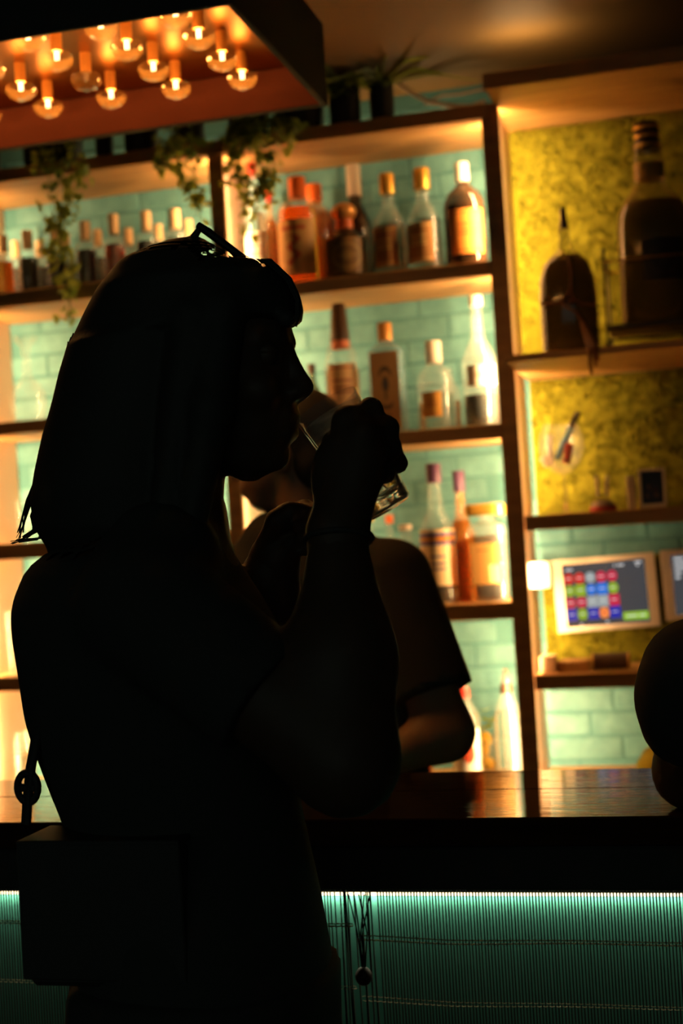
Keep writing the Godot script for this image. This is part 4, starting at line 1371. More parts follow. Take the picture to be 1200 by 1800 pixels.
func bottles() -> void:
	var cream := Color(0.72, 0.52, 0.28)
	var y := 2.165
	# middle bay, top shelf
	bottle("liquor_bottle", "clear bottle half hidden by ivy beside the middle post", "bottle", 448, 283, 20, y, -4.03, {"prof": "round", "cap": ["red cap", 0.88, 1.0, 0.42], "liquid": "pale spirit", "fill": 0.6, "label": [[0.12, 0.45, label_mat(Color(0.8, 0.7, 0.55), Color(0.3, 0.1, 0.05), "plain"), 1.2]]})
	bottle("liquor_bottle", "small red-capped bottle showing between the ivy and the orange bottle", "bottle", 477, 330, 15, y, -4.12, {"prof": "round", "glass": "amber glass", "liquid": "red liqueur", "fill": 0.7, "cap": ["red cap", 0.86, 1.0, 0.42]})
	bottle("liquor_bottle", "broad orange liqueur bottle with orange cap and red-figured cream label", "bottle", 526, 312, 39, y, -3.985, {"prof": "broad", "liquid": "orange liqueur", "fill": 0.70, "cap": ["orange cap", 0.80, 1.0, 0.40], "label": [[0.07, 0.58, label_mat(Color(0.75, 0.42, 0.14), Color(0.55, 0.08, 0.02), "figure"), 1.05, 0.3]]})
	bottle("liquor_bottle", "red-orange bottle standing half behind the broad orange liqueur bottle", "bottle", 556, 325, 36, y, -4.125, {"prof": "broad", "glass": "amber glass", "liquid": "red liqueur", "fill": 0.72, "cap": ["orange cap", 0.84, 1.0, 0.40]})
	bottle("liquor_bottle", "squat dark bottle with round amber label and ball stopper", "bottle", 607, 357, 40, y, -3.985, {"prof": "squat", "glass": "dark glass", "liquid": "dark rum", "fill": 0.6, "cap": ["amber cap", 0.76, 1.0, 0.56, "ball"], "collar": ["orange cap", 0.64, 0.78, 0.38], "label": [[0.06, 0.5, label_mat(Color(0.17, 0.09, 0.02), Color(0.30, 0.18, 0.05), "sun"), 0.95]]})
	bottle("liquor_bottle", "tall dark bottle with white cap rising behind the squat round-label bottle", "bottle", 626, 290, 28, y, -4.11, {"prof": "tall", "glass": "dark glass", "liquid": "dark rum", "fill": 0.62, "cap": ["white cap", 0.74, 1.0, 0.46]})
	bottle("liquor_bottle", "clear bottle with gold cap, left one of the gold-capped pair", "bottle", 684, 306, 29, y, -3.99, {"prof": "tall", "liquid": "pale spirit", "fill": 0.5, "cap": ["gold cap", 0.80, 1.0, 0.46], "label": [[0.08, 0.46, label_mat(Color(0.30, 0.12, 0.03), Color(0.6, 0.35, 0.08), "plain"), 0.9, 0.5]], "group": "gold-capped bottles"})
	bottle("liquor_bottle", "clear bottle with gold cap, taller right one of the gold-capped pair", "bottle", 745, 297, 31, y, -3.99, {"prof": "tall", "liquid": "pale spirit", "fill": 0.5, "cap": ["gold cap", 0.80, 1.0, 0.46], "label": [[0.08, 0.46, label_mat(Color(0.42, 0.2, 0.06), Color(0.7, 0.5, 0.2), "plain"), 0.9, 0.5]], "group": "gold-capped bottles"})
	bottle("liquor_bottle", "dark flat-shouldered bottle with orange label next to the right post", "bottle", 816, 287, 36, y, -3.99, {"prof": "demi", "glass": "dark glass", "liquid": "dark rum", "fill": 0.6, "zr": 0.7, "cap": ["white cap", 0.82, 1.0, 0.34], "label": [[0.12, 0.54, label_mat(Color(0.75, 0.26, 0.04), Color(0.45, 0.10, 0.02), "plain"), 0.85]]})
	# middle bay, second shelf
	y = 1.714
	bottle("liquor_bottle", "whiskey bottle with long brown cap above the rim of the tumbler", "bottle", 601, 534, 31, y, -3.99, {"prof": "round", "liquid": "whiskey", "fill": 0.5, "cap": ["brown cap", 0.72, 1.0, 0.50, "cone"], "collar": ["orange cap", 0.665, 0.72, 0.52], "label": [[0.16, 0.54, label_mat(Color(0.6, 0.36, 0.16), Color(0.25, 0.06, 0.02), "plain"), 0.9]]})
	bottle("gin_bottle", "square pale blue gin bottle with tall medallion label behind the woman's hand", "bottle", 681, 568, 31, y, -3.99, {"prof": "gin", "glass": "pale blue glass", "sq": 5.0, "zr": 0.75, "cap": ["amber cap", 0.84, 1.0, 0.40], "label": [[0.03, 0.73, label_mat(Color(0.42, 0.22, 0.08), Color(0.09, 0.06, 0.03), "gin"), 0.80]]})
	bottle("liquor_bottle", "clear short bottle with slanting orange label and pale cap", "bottle", 765, 600, 33, y, -3.99, {"prof": "round", "liquid": "pale spirit", "fill": 0.4, "cap": ["white cap", 0.75, 1.0, 0.42], "label": [[0.14, 0.42, label_mat(Color(0.62, 0.30, 0.05), Color(0.4, 0.12, 0.02), "plain"), 0.55, 0.35]]})
	bottle("liquor_bottle", "brown half-filled bottle standing behind the slanting-label bottle", "bottle", 790, 640, 20, y, -4.10, {"prof": "round", "liquid": "whiskey", "fill": 0.45})
	bottle("liquor_bottle", "tall clear bottle with a little dark liquor beside the right post", "bottle", 842, 520, 31, y, -3.99, {"prof": "tall", "liquid": "dark rum", "fill": 0.24, "cap": ["white cap", 0.92, 1.0, 0.38], "label": [[0.30, 0.46, label_mat(Color(0.85, 0.75, 0.6), Color(0.4, 0.3, 0.15), "plain"), 0.9]]})
	bottle("liquor_bottle", "small dark bottle just right of the woman's nose", "bottle", 551, 640, 17, y, -4.06, {"prof": "round", "glass": "green glass", "liquid": "dark rum", "fill": 0.5, "cap": ["brown cap", 0.88, 1.0, 0.42]})
	# middle bay, third shelf
	y = 1.222
	bottle("liquor_bottle", "long-necked bottle with purple cap and cream banded label", "bottle", 768, 815, 33, y, -3.99, {"prof": "tall", "liquid": "whiskey", "fill": 0.44, "cap": ["purple cap", 0.86, 1.0, 0.40], "label": [[0.13, 0.53, label_mat(cream, Color(0.07, 0.06, 0.22), "band"), 1.1, 0.1]]})
	bottle("liquor_bottle", "slim red-brown bottle with purple cap left of the square decanter", "bottle", 812, 828, 23, y, -4.06, {"prof": "tall", "glass": "amber glass", "liquid": "red liqueur", "fill": 0.62, "cap": ["purple cap", 0.84, 1.0, 0.46]})
	bottle("decanter", "square decanter of amber liquor with a wide flat stopper", "decanter", 858, 886, 32, y, -3.985, {"prof": "decanter", "sq": 5.0, "zr": 0.8, "liquid": "whiskey", "fill": 0.68, "cap": ["gold cap", 0.885, 1.0, 1.08, "square"], "label": [[0.18, 0.60, label_mat(Color(0.40, 0.20, 0.05), Color(0.2, 0.08, 0.02), "corner"), 0.82]]})
	bottle("liquor_bottle", "clear bottle of dark liquor left of the cream banded label", "bottle", 716, 922, 27, y, -4.03, {"prof": "round", "liquid": "dark rum", "fill": 0.55, "cap": ["white cap", 0.93, 1.0, 0.42]})
	bottle("liquor_bottle", "short clear bottle just above the bartender's shoulder", "bottle", 688, 905, 15, y, -4.12, {"prof": "round", "liquid": "pale spirit", "fill": 0.5, "cap": ["orange cap", 0.9, 1.0, 0.45]})
	bottle("liquor_bottle", "clear bottle directly below the base of the tumbler", "bottle", 654, 900, 16, y, -4.05, {"prof": "round", "liquid": "orange liqueur", "fill": 0.4, "cap": ["gold cap", 0.9, 1.0, 0.45]})
	# middle bay, back counter
	y = COUNTER
	bottle("pourer_bottle", "bottle with red-brown pourer and red-dotted white label", "bottle", 818, 1186, 27, y, -3.99, {"prof": "round", "liquid": "pale spirit", "fill": 0.6, "cap": ["red cap", 0.78, 1.0, 0.38, "pourer"], "label": [[0.10, 0.5, label_mat(Color(0.8, 0.75, 0.65), Color(0.5, 0.06, 0.02), "dot"), 0.9]]})
	bottle("pourer_bottle", "clear bottle with dark pourer beside the right post", "bottle", 893, 1176, 25, y, -3.99, {"prof": "round", "liquid": "pale spirit", "fill": 0.62, "cap": ["brown cap", 0.78, 1.0, 0.42, "pourer"]})
	bottle("liquor_bottle", "dark red bottle low under the bartender's elbow", "bottle", 742, 1270, 17, y, -4.0, {"prof": "round", "glass": "amber glass", "liquid": "red liqueur", "fill": 0.7, "cap": ["red cap", 0.9, 1.0, 0.42]})
	bottle("garnish_glass", "wide glass of lemons between the two pourer bottles", "glass", 853, 1296, 22, y, -4.10, {"prof": "cup"})
	var names := ["lemon lowest in the garnish glass", "lemon in the middle of the garnish glass", "lemon on top in the garnish glass"]
	for k in 3:
		var c := at(853, 1330, -4.1)
		c = Vector3(c.x + [0.006, -0.006, 0.004][k], y + 0.030 + 0.034 * k, -4.1)
		var mb := MB.new()
		mb.ball(c, Vector3(0.018, 0.023, 0.018), 16, Basis(Vector3(0, 0, 1), [0.9, -0.5, 0.3][k]))
		tag(obj("lemon", mb, mat("lemon", Color(0.75, 0.48, 0.03), 0.45)), names[k], "lemon", "lemons in the garnish glass")
	var mint := thing("mint_sprig", "green mint sprig standing up from the garnish glass", "herb", Vector3(at(853, 1300, -4.1).x, y + 0.12, -4.1))
	for k in 10:
		var lf := leaf_shape(0.03, 0.017)
		var o := MeshInstance3D.new()
		o.name = "leaf"
		o.mesh = lf
		o.material_override = mats["leaf 1"]
		o.transform = Transform3D(Basis.from_euler(Vector3(rng.randf_range(-0.6, 0.6), rng.randf() * TAU, rng.randf_range(-0.5, 0.5))), Vector3(rng.randf_range(-0.012, 0.012), 0.008 + 0.006 * k, rng.randf_range(-0.012, 0.012)))
		mint.add_child(o, true)
	# left bay: corked bottles, back row then front row
	y = 2.227
	var ord := ["first", "second", "third", "fourth", "fifth", "sixth", "seventh", "eighth"]
	var back := [30, 72, 118, 174, 228, 281, 334]
	for k in back.size():
		bottle("corked_bottle", "small cork-stoppered bottle of dark liquor, %s from the left in the back row" % ord[k], "bottle", back[k], [424, 424, 410, 404, 402, 395, 386][k], 17, y, -4.10, {"prof": "vial", "liquid": "dark rum", "fill": 0.55, "cap": ["cork", 0.74, 1.0, 0.48], "group": "corked bottles on the top left shelf"})
	var front := [6, 50, 100, 152, 202, 259, 310]
	for k in front.size():
		bottle("corked_bottle", "small cork-stoppered bottle of dark liquor, %s from the left in the front row" % ord[k], "bottle", front[k], [414, 406, 402, 390, 377, 372, 368][k], 20, y, -3.98, {"prof": "vial", "liquid": ["whiskey", "dark rum", "dark rum", "dark rum", "red liqueur", "dark rum", "dark rum"][k], "fill": 0.56, "cap": ["cork", 0.72, 1.0, 0.50], "group": "corked bottles on the top left shelf"})
	bottle("glass_flask", "round-bellied clear flask with a long neck and flared mouth", "flask", 48, 592, 34, 1.836, -4.0, {"prof": "flask"})
	bottle("drinking_glass", "clear glass next to the woman's loose hair strands", "glass", 42, 880, 14, 1.469, -4.0, {"prof": "cup", "group": "glasses in the left bay"})
	bottle("drinking_glass", "left clear highball glass behind the woman's back", "glass", 24, 1075, 13, 1.068, -3.99, {"prof": "cup", "group": "glasses in the left bay"})
	bottle("drinking_glass", "right clear highball glass behind the woman's back", "glass", 50, 1075, 12, 1.068, -4.0, {"prof": "cup", "group": "glasses in the left bay"})
	bottle("glass_jar", "clear glass jar on the back counter beside the bag strap", "jar", 42, 1287, 17, COUNTER, -4.0, {"prof": "jar", "liquid": "pale spirit", "fill": 0.6})

# ---------------------------------------------------------------- moss-backed shelves on the right
func moss(unit: Node3D, lo: Vector3, hi: Vector3, ragged := 0.0) -> void:
	var mb := MB.new()
	var f := FastNoiseLite.new()
	f.seed = 9
	f.frequency = 14.0
	var nx := int((hi.x - lo.x) / 0.012)
	var ny := int((hi.y - lo.y) / 0.012)
	var P := func(i: int, j: int) -> Vector3:
		var x := lerpf(lo.x, hi.x, float(i) / nx)
		var y := lerpf(lo.y, hi.y, float(j) / ny)
		if ragged > 0.0 and j == ny: y += ragged * f.get_noise_2d(x * 0.8, 3.0)
		var edge := minf(minf(i, nx - i), minf(j, ny - j))
		var h := (0.012 + 0.002 * f.get_noise_2d(x * 5.0, y * 5.0)) * minf(1.0, edge * 0.5)
		return Vector3(x, y, lo.z + 0.004 + h)
	var Q := []
	for j in ny + 1:
		var r := []
		for i in nx + 1: r.append(P.call(i, j))
		Q.append(r)
	for j in ny:
		for i in nx:
			var a: Vector3 = Q[j][i]
			var b: Vector3 = Q[j][i + 1]
			var c: Vector3 = Q[j + 1][i + 1]
			var d: Vector3 = Q[j + 1][i]
			var n := (b - a).cross(d - a).normalized()
			mb.tri(a, b, c, n, n, n)
			mb.tri(a, c, d, n, n, n)
	mb.box(Vector3(lo.x, lo.y, lo.z - 0.012), Vector3(hi.x, hi.y - ragged, lo.z + 0.0035), 0.001)
	var t := obj("moss_panel", mb, mats["moss"], unit)
	t.set_meta("label", "yellow-green moss panel")
	var tuft := MB.new()
	for k in 3:
		var a := TAU * k / 3.0
		var u := Vector3(cos(a), sin(a), 0.0)
		var s := Vector3(-sin(a), cos(a), 0.0)
		tuft.flat(u * 0.002 - s * 0.004, u * 0.002 + s * 0.004, u * 0.009 + Vector3(0, 0, 0.012), Vector3(0, 0, 1))
	var mm := MultiMesh.new()
	mm.transform_format = MultiMesh.TRANSFORM_3D
	mm.mesh = tuft.mesh()
	var count := int((hi.x - lo.x) * (hi.y - lo.y) * 9000)
	mm.instance_count = count
	for k in count:
		var i := rng.randi_range(1, nx - 1)
		var j := rng.randi_range(1, ny - 1)
		var q: Vector3 = Q[j][i]
		mm.set_instance_transform(k, Transform3D(Basis.from_euler(Vector3(rng.randf_range(-0.5, 0.5), rng.randf_range(-0.5, 0.5), rng.randf() * TAU)).scaled(Vector3.ONE * rng.randf_range(0.6, 1.3)), q + Vector3(rng.randf_range(-0.006, 0.006), rng.randf_range(-0.006, 0.006), -0.002) - (origin_of[t] as Vector3)))
	var mi := MultiMeshInstance3D.new()
	mi.name = "tufts"
	mi.multimesh = mm
	mi.material_override = mats["moss"]
	mi.set_meta("kind", "stuff")
	t.add_child(mi, true)

func right_side() -> void:
	var unit: Node3D = get_node("shelving_unit_001")
	moss(unit, Vector3(-0.492, 1.872, -4.18), Vector3(1.09, 2.587, -4.18))
	moss(unit, Vector3(-0.480, 1.457, -4.18), Vector3(1.09, 1.850, -4.18))
	moss(unit, Vector3(-0.478, 1.020, -4.18), Vector3(1.09, 1.325, -4.18), 0.02)
	# low mound of moss far below
	var q := at(1195, 1340, -4.04)
	var lowm := MB.new()
	lowm.lathe([Vector2(0, 0), Vector2(0.14, 0), Vector2(0.138, 0.03), Vector2(0.115, 0.065), Vector2(0.07, 0.09), Vector2(0, 0.10)], 32, Transform3D(Basis(), Vector3(q.x + 0.02, COUNTER + 0.001, -4.04)))
	tag(obj("moss_mound", lowm, mats["moss"]), "yellow-green moss mound low beside the leaning figure's arm", "moss")
	var y := 1.870
	var a := bottle("liqueur_bottle", "domed dark bottle tied with a knotted leather cord and tassel", "bottle", 997, 366, 49, y, -3.86, {"prof": "dome", "glass": "olive glass", "liquid": "dark rum", "fill": 0.68, "zr": 0.7, "cap": ["brown cap", 0.86, 1.0, 0.13, "cone"]})
	var zc := -3.86 + 0.061
	var lc := MB.new()
	for w in [[[948, 535], [975, 532], [990, 527], [1002, 512], [1003, 480], [997, 450], [985, 440]], [[985, 528], [996, 540], [1012, 548], [1024, 568], [1032, 592]], [[1002, 515], [1008, 528], [1024, 534], [1046, 536]]]:
		var pts := []
		for s in w: pts.append(at(s[0], s[1], zc))
		lc.tube(pts, [0.0035], 7)
	lc.ball(at(1003, 530, zc), Vector3(0.010, 0.009, 0.008), 10)
	obj("leather_cord", lc, mats["leather cord"], a)
	var ts := MB.new()
	var zt := -3.640
	for w in [[[1022, 568, zc], [1030, 600, -3.72], [1036, 615, zt], [1037, 640, zt], [1040, 658, zt]], [[1024, 566, zc], [1036, 596, -3.72], [1042, 612, zt], [1045, 630, zt], [1047, 644, zt]], [[1026, 570, zc], [1040, 598, -3.72], [1048, 614, zt], [1050, 634, zt]]]:
		var pts := []
		for s in w: pts.append(at(s[0], s[1], s[2]))
		ts.tube(pts, [0.005, 0.005, 0.0045, 0.005, 0.004], 7)
	obj("tassel", ts, mats["leather cord"], a)
	# the very large bottle in its cradle
	var zb := -3.92
	var y1 := at(1150, 572, zb).y
	var big := bottle("giant_bottle", "giant liquor bottle with gold-ringed cap held in a metal cradle", "bottle", 1146, 216, 62, y1, zb, {"prof": "magnum", "glass": "olive glass", "liquid": "dark rum", "fill": 0.60, "zr": 0.8, "cap": ["dark wood", 0.86, 1.0, 0.33], "label": [[0.2, 0.40, label_mat(Color(0.012, 0.008, 0.004), Color(0.035, 0.02, 0.008), "sun"), 0.55]]})
	var hb := at(1146, 216, zb).y - y1
	var br := size_at(62, zb)
	var bp := big.position
	var rings := MB.new()
	for k in [0.885, 0.93, 0.975]:
		rings.lathe([Vector2(br * 0.33, hb * k - 0.004), Vector2(br * 0.36, hb * k - 0.002), Vector2(br * 0.36, hb * k + 0.002), Vector2(br * 0.33, hb * k + 0.004)], 24, Transform3D(Basis(), bp))
	obj("cap_ring", rings, mats["gold cap"], big)
	var nk := MB.new()
	nk.lathe([Vector2(br * 0.405, hb * 0.72), Vector2(br * 0.405, hb * 0.80)], 24, Transform3D(Basis(), bp), 2.0, 0.8)
	obj("neck_label", nk, mat("neck paper", Color(0.5, 0.3, 0.06), 0.6), big)
	var cr := thing("bottle_cradle", "thin dark metal cradle around the giant bottle", "stand", Vector3(bp.x, y, zb))
	var x0 := bp.x - 0.132
	var x1 := bp.x + 0.132
	for s in [[x0, zb + 0.09], [x0, zb - 0.09], [x1, zb + 0.09], [x1, zb - 0.09]]:
		var m := MB.new()
		m.tube([Vector3(s[0], y + 0.001, s[1]), Vector3(s[0] + 0.002, y + 0.27, s[1])], [0.0035], 8)
		m.ball(Vector3(s[0] + 0.002, y + 0.275, s[1]), Vector3(0.006, 0.006, 0.006), 8)
		obj("upright", m, mats["black rubber"], cr)
	for h in [0.035, 0.245]:
		var m := MB.new()
		m.tube([Vector3(x0, y + h, zb + 0.09), Vector3(x1, y + h, zb + 0.09), Vector3(x1, y + h, zb - 0.09), Vector3(x0, y + h, zb - 0.09), Vector3(x0, y + h, zb + 0.09)], [0.003], 6)
		obj("rail", m, mats["brass"] if h > 0.2 else mats["black rubber"], cr)
	var bed := MB.new()
	bed.box(Vector3(x0, y1 - 0.012, zb - 0.09), Vector3(x1, y1 - 0.0005, zb + 0.09), 0.002)
	obj("tray", bed, mats["black rubber"], cr)
	# second shelf
	y = 1.455
	var zg := -3.98
	var wg := thing("wine_glass", "large balloon wine glass holding a pen and paper packets", "glass", Vector3(at(995, 893, zg).x, y, zg))
	var gb := at(994, 893, zg)
	gb.y = y + 0.0005
	var Hg := at(984, 745, zg).y - gb.y
	var R := size_at(39, zg)
	var T := Transform3D(Basis(), gb)
	var bm := MB.new()
	var bp0 := [Vector2(0.0, Hg * 0.425), Vector2(R * 0.45, Hg * 0.47), Vector2(R * 0.85, Hg * 0.58), Vector2(R, Hg * 0.72), Vector2(R * 0.95, Hg * 0.86), Vector2(R * 0.74, Hg)]
	for k in range(bp0.size() - 1, -1, -1):
		bp0.append(Vector2(maxf(bp0[k].x - 0.0018, 0.0), bp0[k].y + (0.002 if k < 2 else 0.0)))
	bm.lathe(bp0, 32, T)
	obj("bowl", bm, mats["clear glass"], wg)
	var sm := MB.new()
	sm.lathe([Vector2(0, 0), Vector2(R * 0.85, 0.0), Vector2(R * 0.85, 0.002), Vector2(0.008, 0.008), Vector2(0.004, 0.02), Vector2(0.004, Hg * 0.42)], 24, T)
	obj("stem", sm, mats["tumbler glass"], wg)
	var pen := thing("pen", "blue pen with black cap leaning in the wine glass", "pen", at(978, 800, zg))
	var pm := MB.new(); pm.tube([at(978, 808, zg), at(1003, 752, zg)], [0.009], 12)
	obj("barrel", pm, mat("blue plastic", Color(0.10, 0.35, 0.75), 0.3), pen)
	var pc := MB.new(); pc.tube([at(1003, 751, zg), at(1016, 724, zg)], [0.0085], 12)
	obj("pen_cap", pc, mats["black rubber"], pen)
	var s1 := MB.new(); s1.box(Vector3(-0.010, 0, -0.002), Vector3(0.010, 0.085, 0.002), 0.0008, Transform3D(Basis(Vector3(0, 0, 1), 0.0), at(968, 818, zg + 0.01)))
	tag(obj("paper_slip", s1, mats["white cap"]), "upright white paper slip in the wine glass", "paper")
	var s2 := MB.new(); s2.tube([at(995, 815, zg + 0.015), at(1001, 780, zg + 0.012)], [0.012], 12)
	tag(obj("paper_packet", s2, mats["red cap"]), "red rolled packet in the wine glass", "packet")
	var s3 := MB.new(); s3.box(Vector3(-0.014, -0.01, -0.003), Vector3(0.014, 0.02, 0.003), 0.001, Transform3D(Basis(Vector3(0, 0, 1), 0.5), at(962, 812, zg + 0.022)))
	tag(obj("paper_packet", s3, mats["white plastic"]), "small pale packet low at the left inside the wine glass", "packet")
	var dz := -3.95
	var db := at(1060, 893, dz)
	db.y = y + 0.0005
	var ds := thing("candle_dish", "little red-based dish with two upright white sticks", "dish", db)
	var dm := MB.new(); dm.lathe([Vector2(0, 0), Vector2(0.036, 0), Vector2(0.038, 0.006), Vector2(0.036, 0.012)], 24, Transform3D(Basis(), db))
	obj("base", dm, mats["red cap"], ds)
	var d2 := MB.new(); d2.lathe([Vector2(0.036, 0.0121), Vector2(0.032, 0.022), Vector2(0.02, 0.030), Vector2(0, 0.033)], 24, Transform3D(Basis(), db))
	obj("dome", d2, mat("grey ash", Color(0.3, 0.24, 0.2), 0.8), ds)
	for s in [[1052, 872, 1048, 836], [1066, 872, 1068, 836]]:
		var m := MB.new(); m.tube([at(s[0], s[1], dz), at(s[2], s[3], dz)], [0.005], 10)
		obj("stick", m, mats["white cap"], ds)
	var fz := -3.96
	var fr := thing("picture_frame", "small white picture frame with a dark snapshot", "picture frame", at(1145, 890, fz))
	var fa := at(1120, 823, fz)
	var fb := at(1168, 821, fz)
	var fc := at(1172, 887, fz)
	fc.y = y + 0.004
	var wdt := fb.x - fa.x
	var ht := fa.y - fc.y
	var ft := Transform3D(Basis(Vector3(1, 0, 0), -0.10), Vector3(fa.x, y + 0.001, fz))
	for s in [[0.0, 0.0, wdt, 0.011], [0.0, ht - 0.008, wdt, ht], [0.0, 0.0, 0.008, ht], [wdt - 0.008, 0.0, wdt, ht]]:
		var m := MB.new(); m.box(Vector3(s[0], s[1], 0), Vector3(s[2], s[3], 0.008), 0.001, ft)
		obj("frame_bar", m, mats["white cap"], fr)
	var im := Image.create(48, 64, false, Image.FORMAT_RGB8)
	im.fill(Color(0.06, 0.05, 0.07))
	for k in 60:
		im.fill_rect(Rect2i(int(8 + rng.randf() * 28), int(26 + rng.randf() * 26), 5, 5), [Color(0.45, 0.28, 0.08), Color(0.10, 0.16, 0.30), Color(0.3, 0.12, 0.06), Color(0.08, 0.06, 0.06)][rng.randi() % 4])
	var pmat := mat("snapshot", Color.WHITE, 0.3)
	pmat.albedo_texture = ImageTexture.create_from_image(im)
	pmat.albedo_color = Color.WHITE
	var pic := MB.new(); pic.box(Vector3(0.007, 0.01, 0.001), Vector3(wdt - 0.007, ht - 0.007, 0.004), 0.0, ft)
	obj("snapshot", pic, pmat, fr)
	var strut := MB.new(); strut.box(Vector3(wdt * 0.4, 0.0, -0.05), Vector3(wdt * 0.6, 0.006, 0.0), 0.001, Transform3D(Basis(), Vector3(fa.x, y + 0.0008, fz)))
	obj("stand_foot", strut, mats["white cap"], fr)
	var cd := MB.new(); cd.box(Vector3(0, 0.001, -0.012), Vector3(0.022, 0.092, 0.002), 0.001, Transform3D(Basis(Vector3.UP, 0.2), Vector3(at(1104, 885, -3.99).x, y, -3.99)))
	var cdo := obj("card_box", cd, mats["white plastic"])
	tag(cdo, "narrow pale card box standing left of the picture frame", "box")
	# tablets
	tablet("order_tablet", "order tablet with a grid of coloured round buttons, white bezel", [[966, 986], [1150, 970], [1160, 1097], [984, 1117]], true)
	tablet("order_tablet", "second order tablet with grey screen at the right edge", [[1159, 968], [1345, 952], [1352, 1075], [1172, 1096]], false)
	y = 1.018
	var bz := -4.0
	var bk := MB.new()
	var b0 := at(932, 1034, bz)
	var b1 := at(968, 987, bz)
	bk.box(Vector3(-0.4935, b0.y, bz - 0.02), Vector3(b1.x, b1.y, bz + 0.02), 0.004)
	tag(obj("card_reader", bk, mats["white plastic"]), "white card reader box on the side panel left of the tablet", "card reader")
	var w1 := MB.new(); w1.box(Vector3(at(950, 1180, -3.95).x, y + 0.0005, -4.0), Vector3(at(978, 1180, -3.95).x, y + 0.047, -3.94), 0.003)
	tag(obj("wooden_block", w1, mat("pale wood", Color(0.62, 0.42, 0.25), 0.6)), "pale wooden block at the left end under the tablet", "block")
	var w2 := MB.new(); w2.box(Vector3(at(980, 1180, -3.97).x, y + 0.0005, -4.04), Vector3(at(1036, 1180, -3.97).x, y + 0.030, -3.95), 0.003)
	tag(obj("wooden_tray", w2, mats["shelf wood"]), "low brown wooden tray between the pale block and the dark roll", "tray")
	var ro := thing("leather_roll", "dark leather roll with two brass end rings under the tablet", "roll", Vector3(at(1075, 1180, -3.96).x, y, -3.96))
	var ra := at(1042, 1168, -3.96)
	var rb := at(1105, 1164, -3.96)
	ra.y = y + 0.0255
	rb.y = y + 0.0255
	var m1 := MB.new(); m1.tube([ra, rb], [0.022], 20)
	obj("roll_body", m1, mats["dark wood"], ro)
	for e in [ra, rb]:
		var m := MB.new()
		var ring := []
		for i in 21: ring.append(e + Vector3(0, cos(TAU * i / 20), sin(TAU * i / 20)) * 0.0215)
		m.tube(ring, [0.003], 6)
		obj("end_ring", m, mats["brass"], ro)

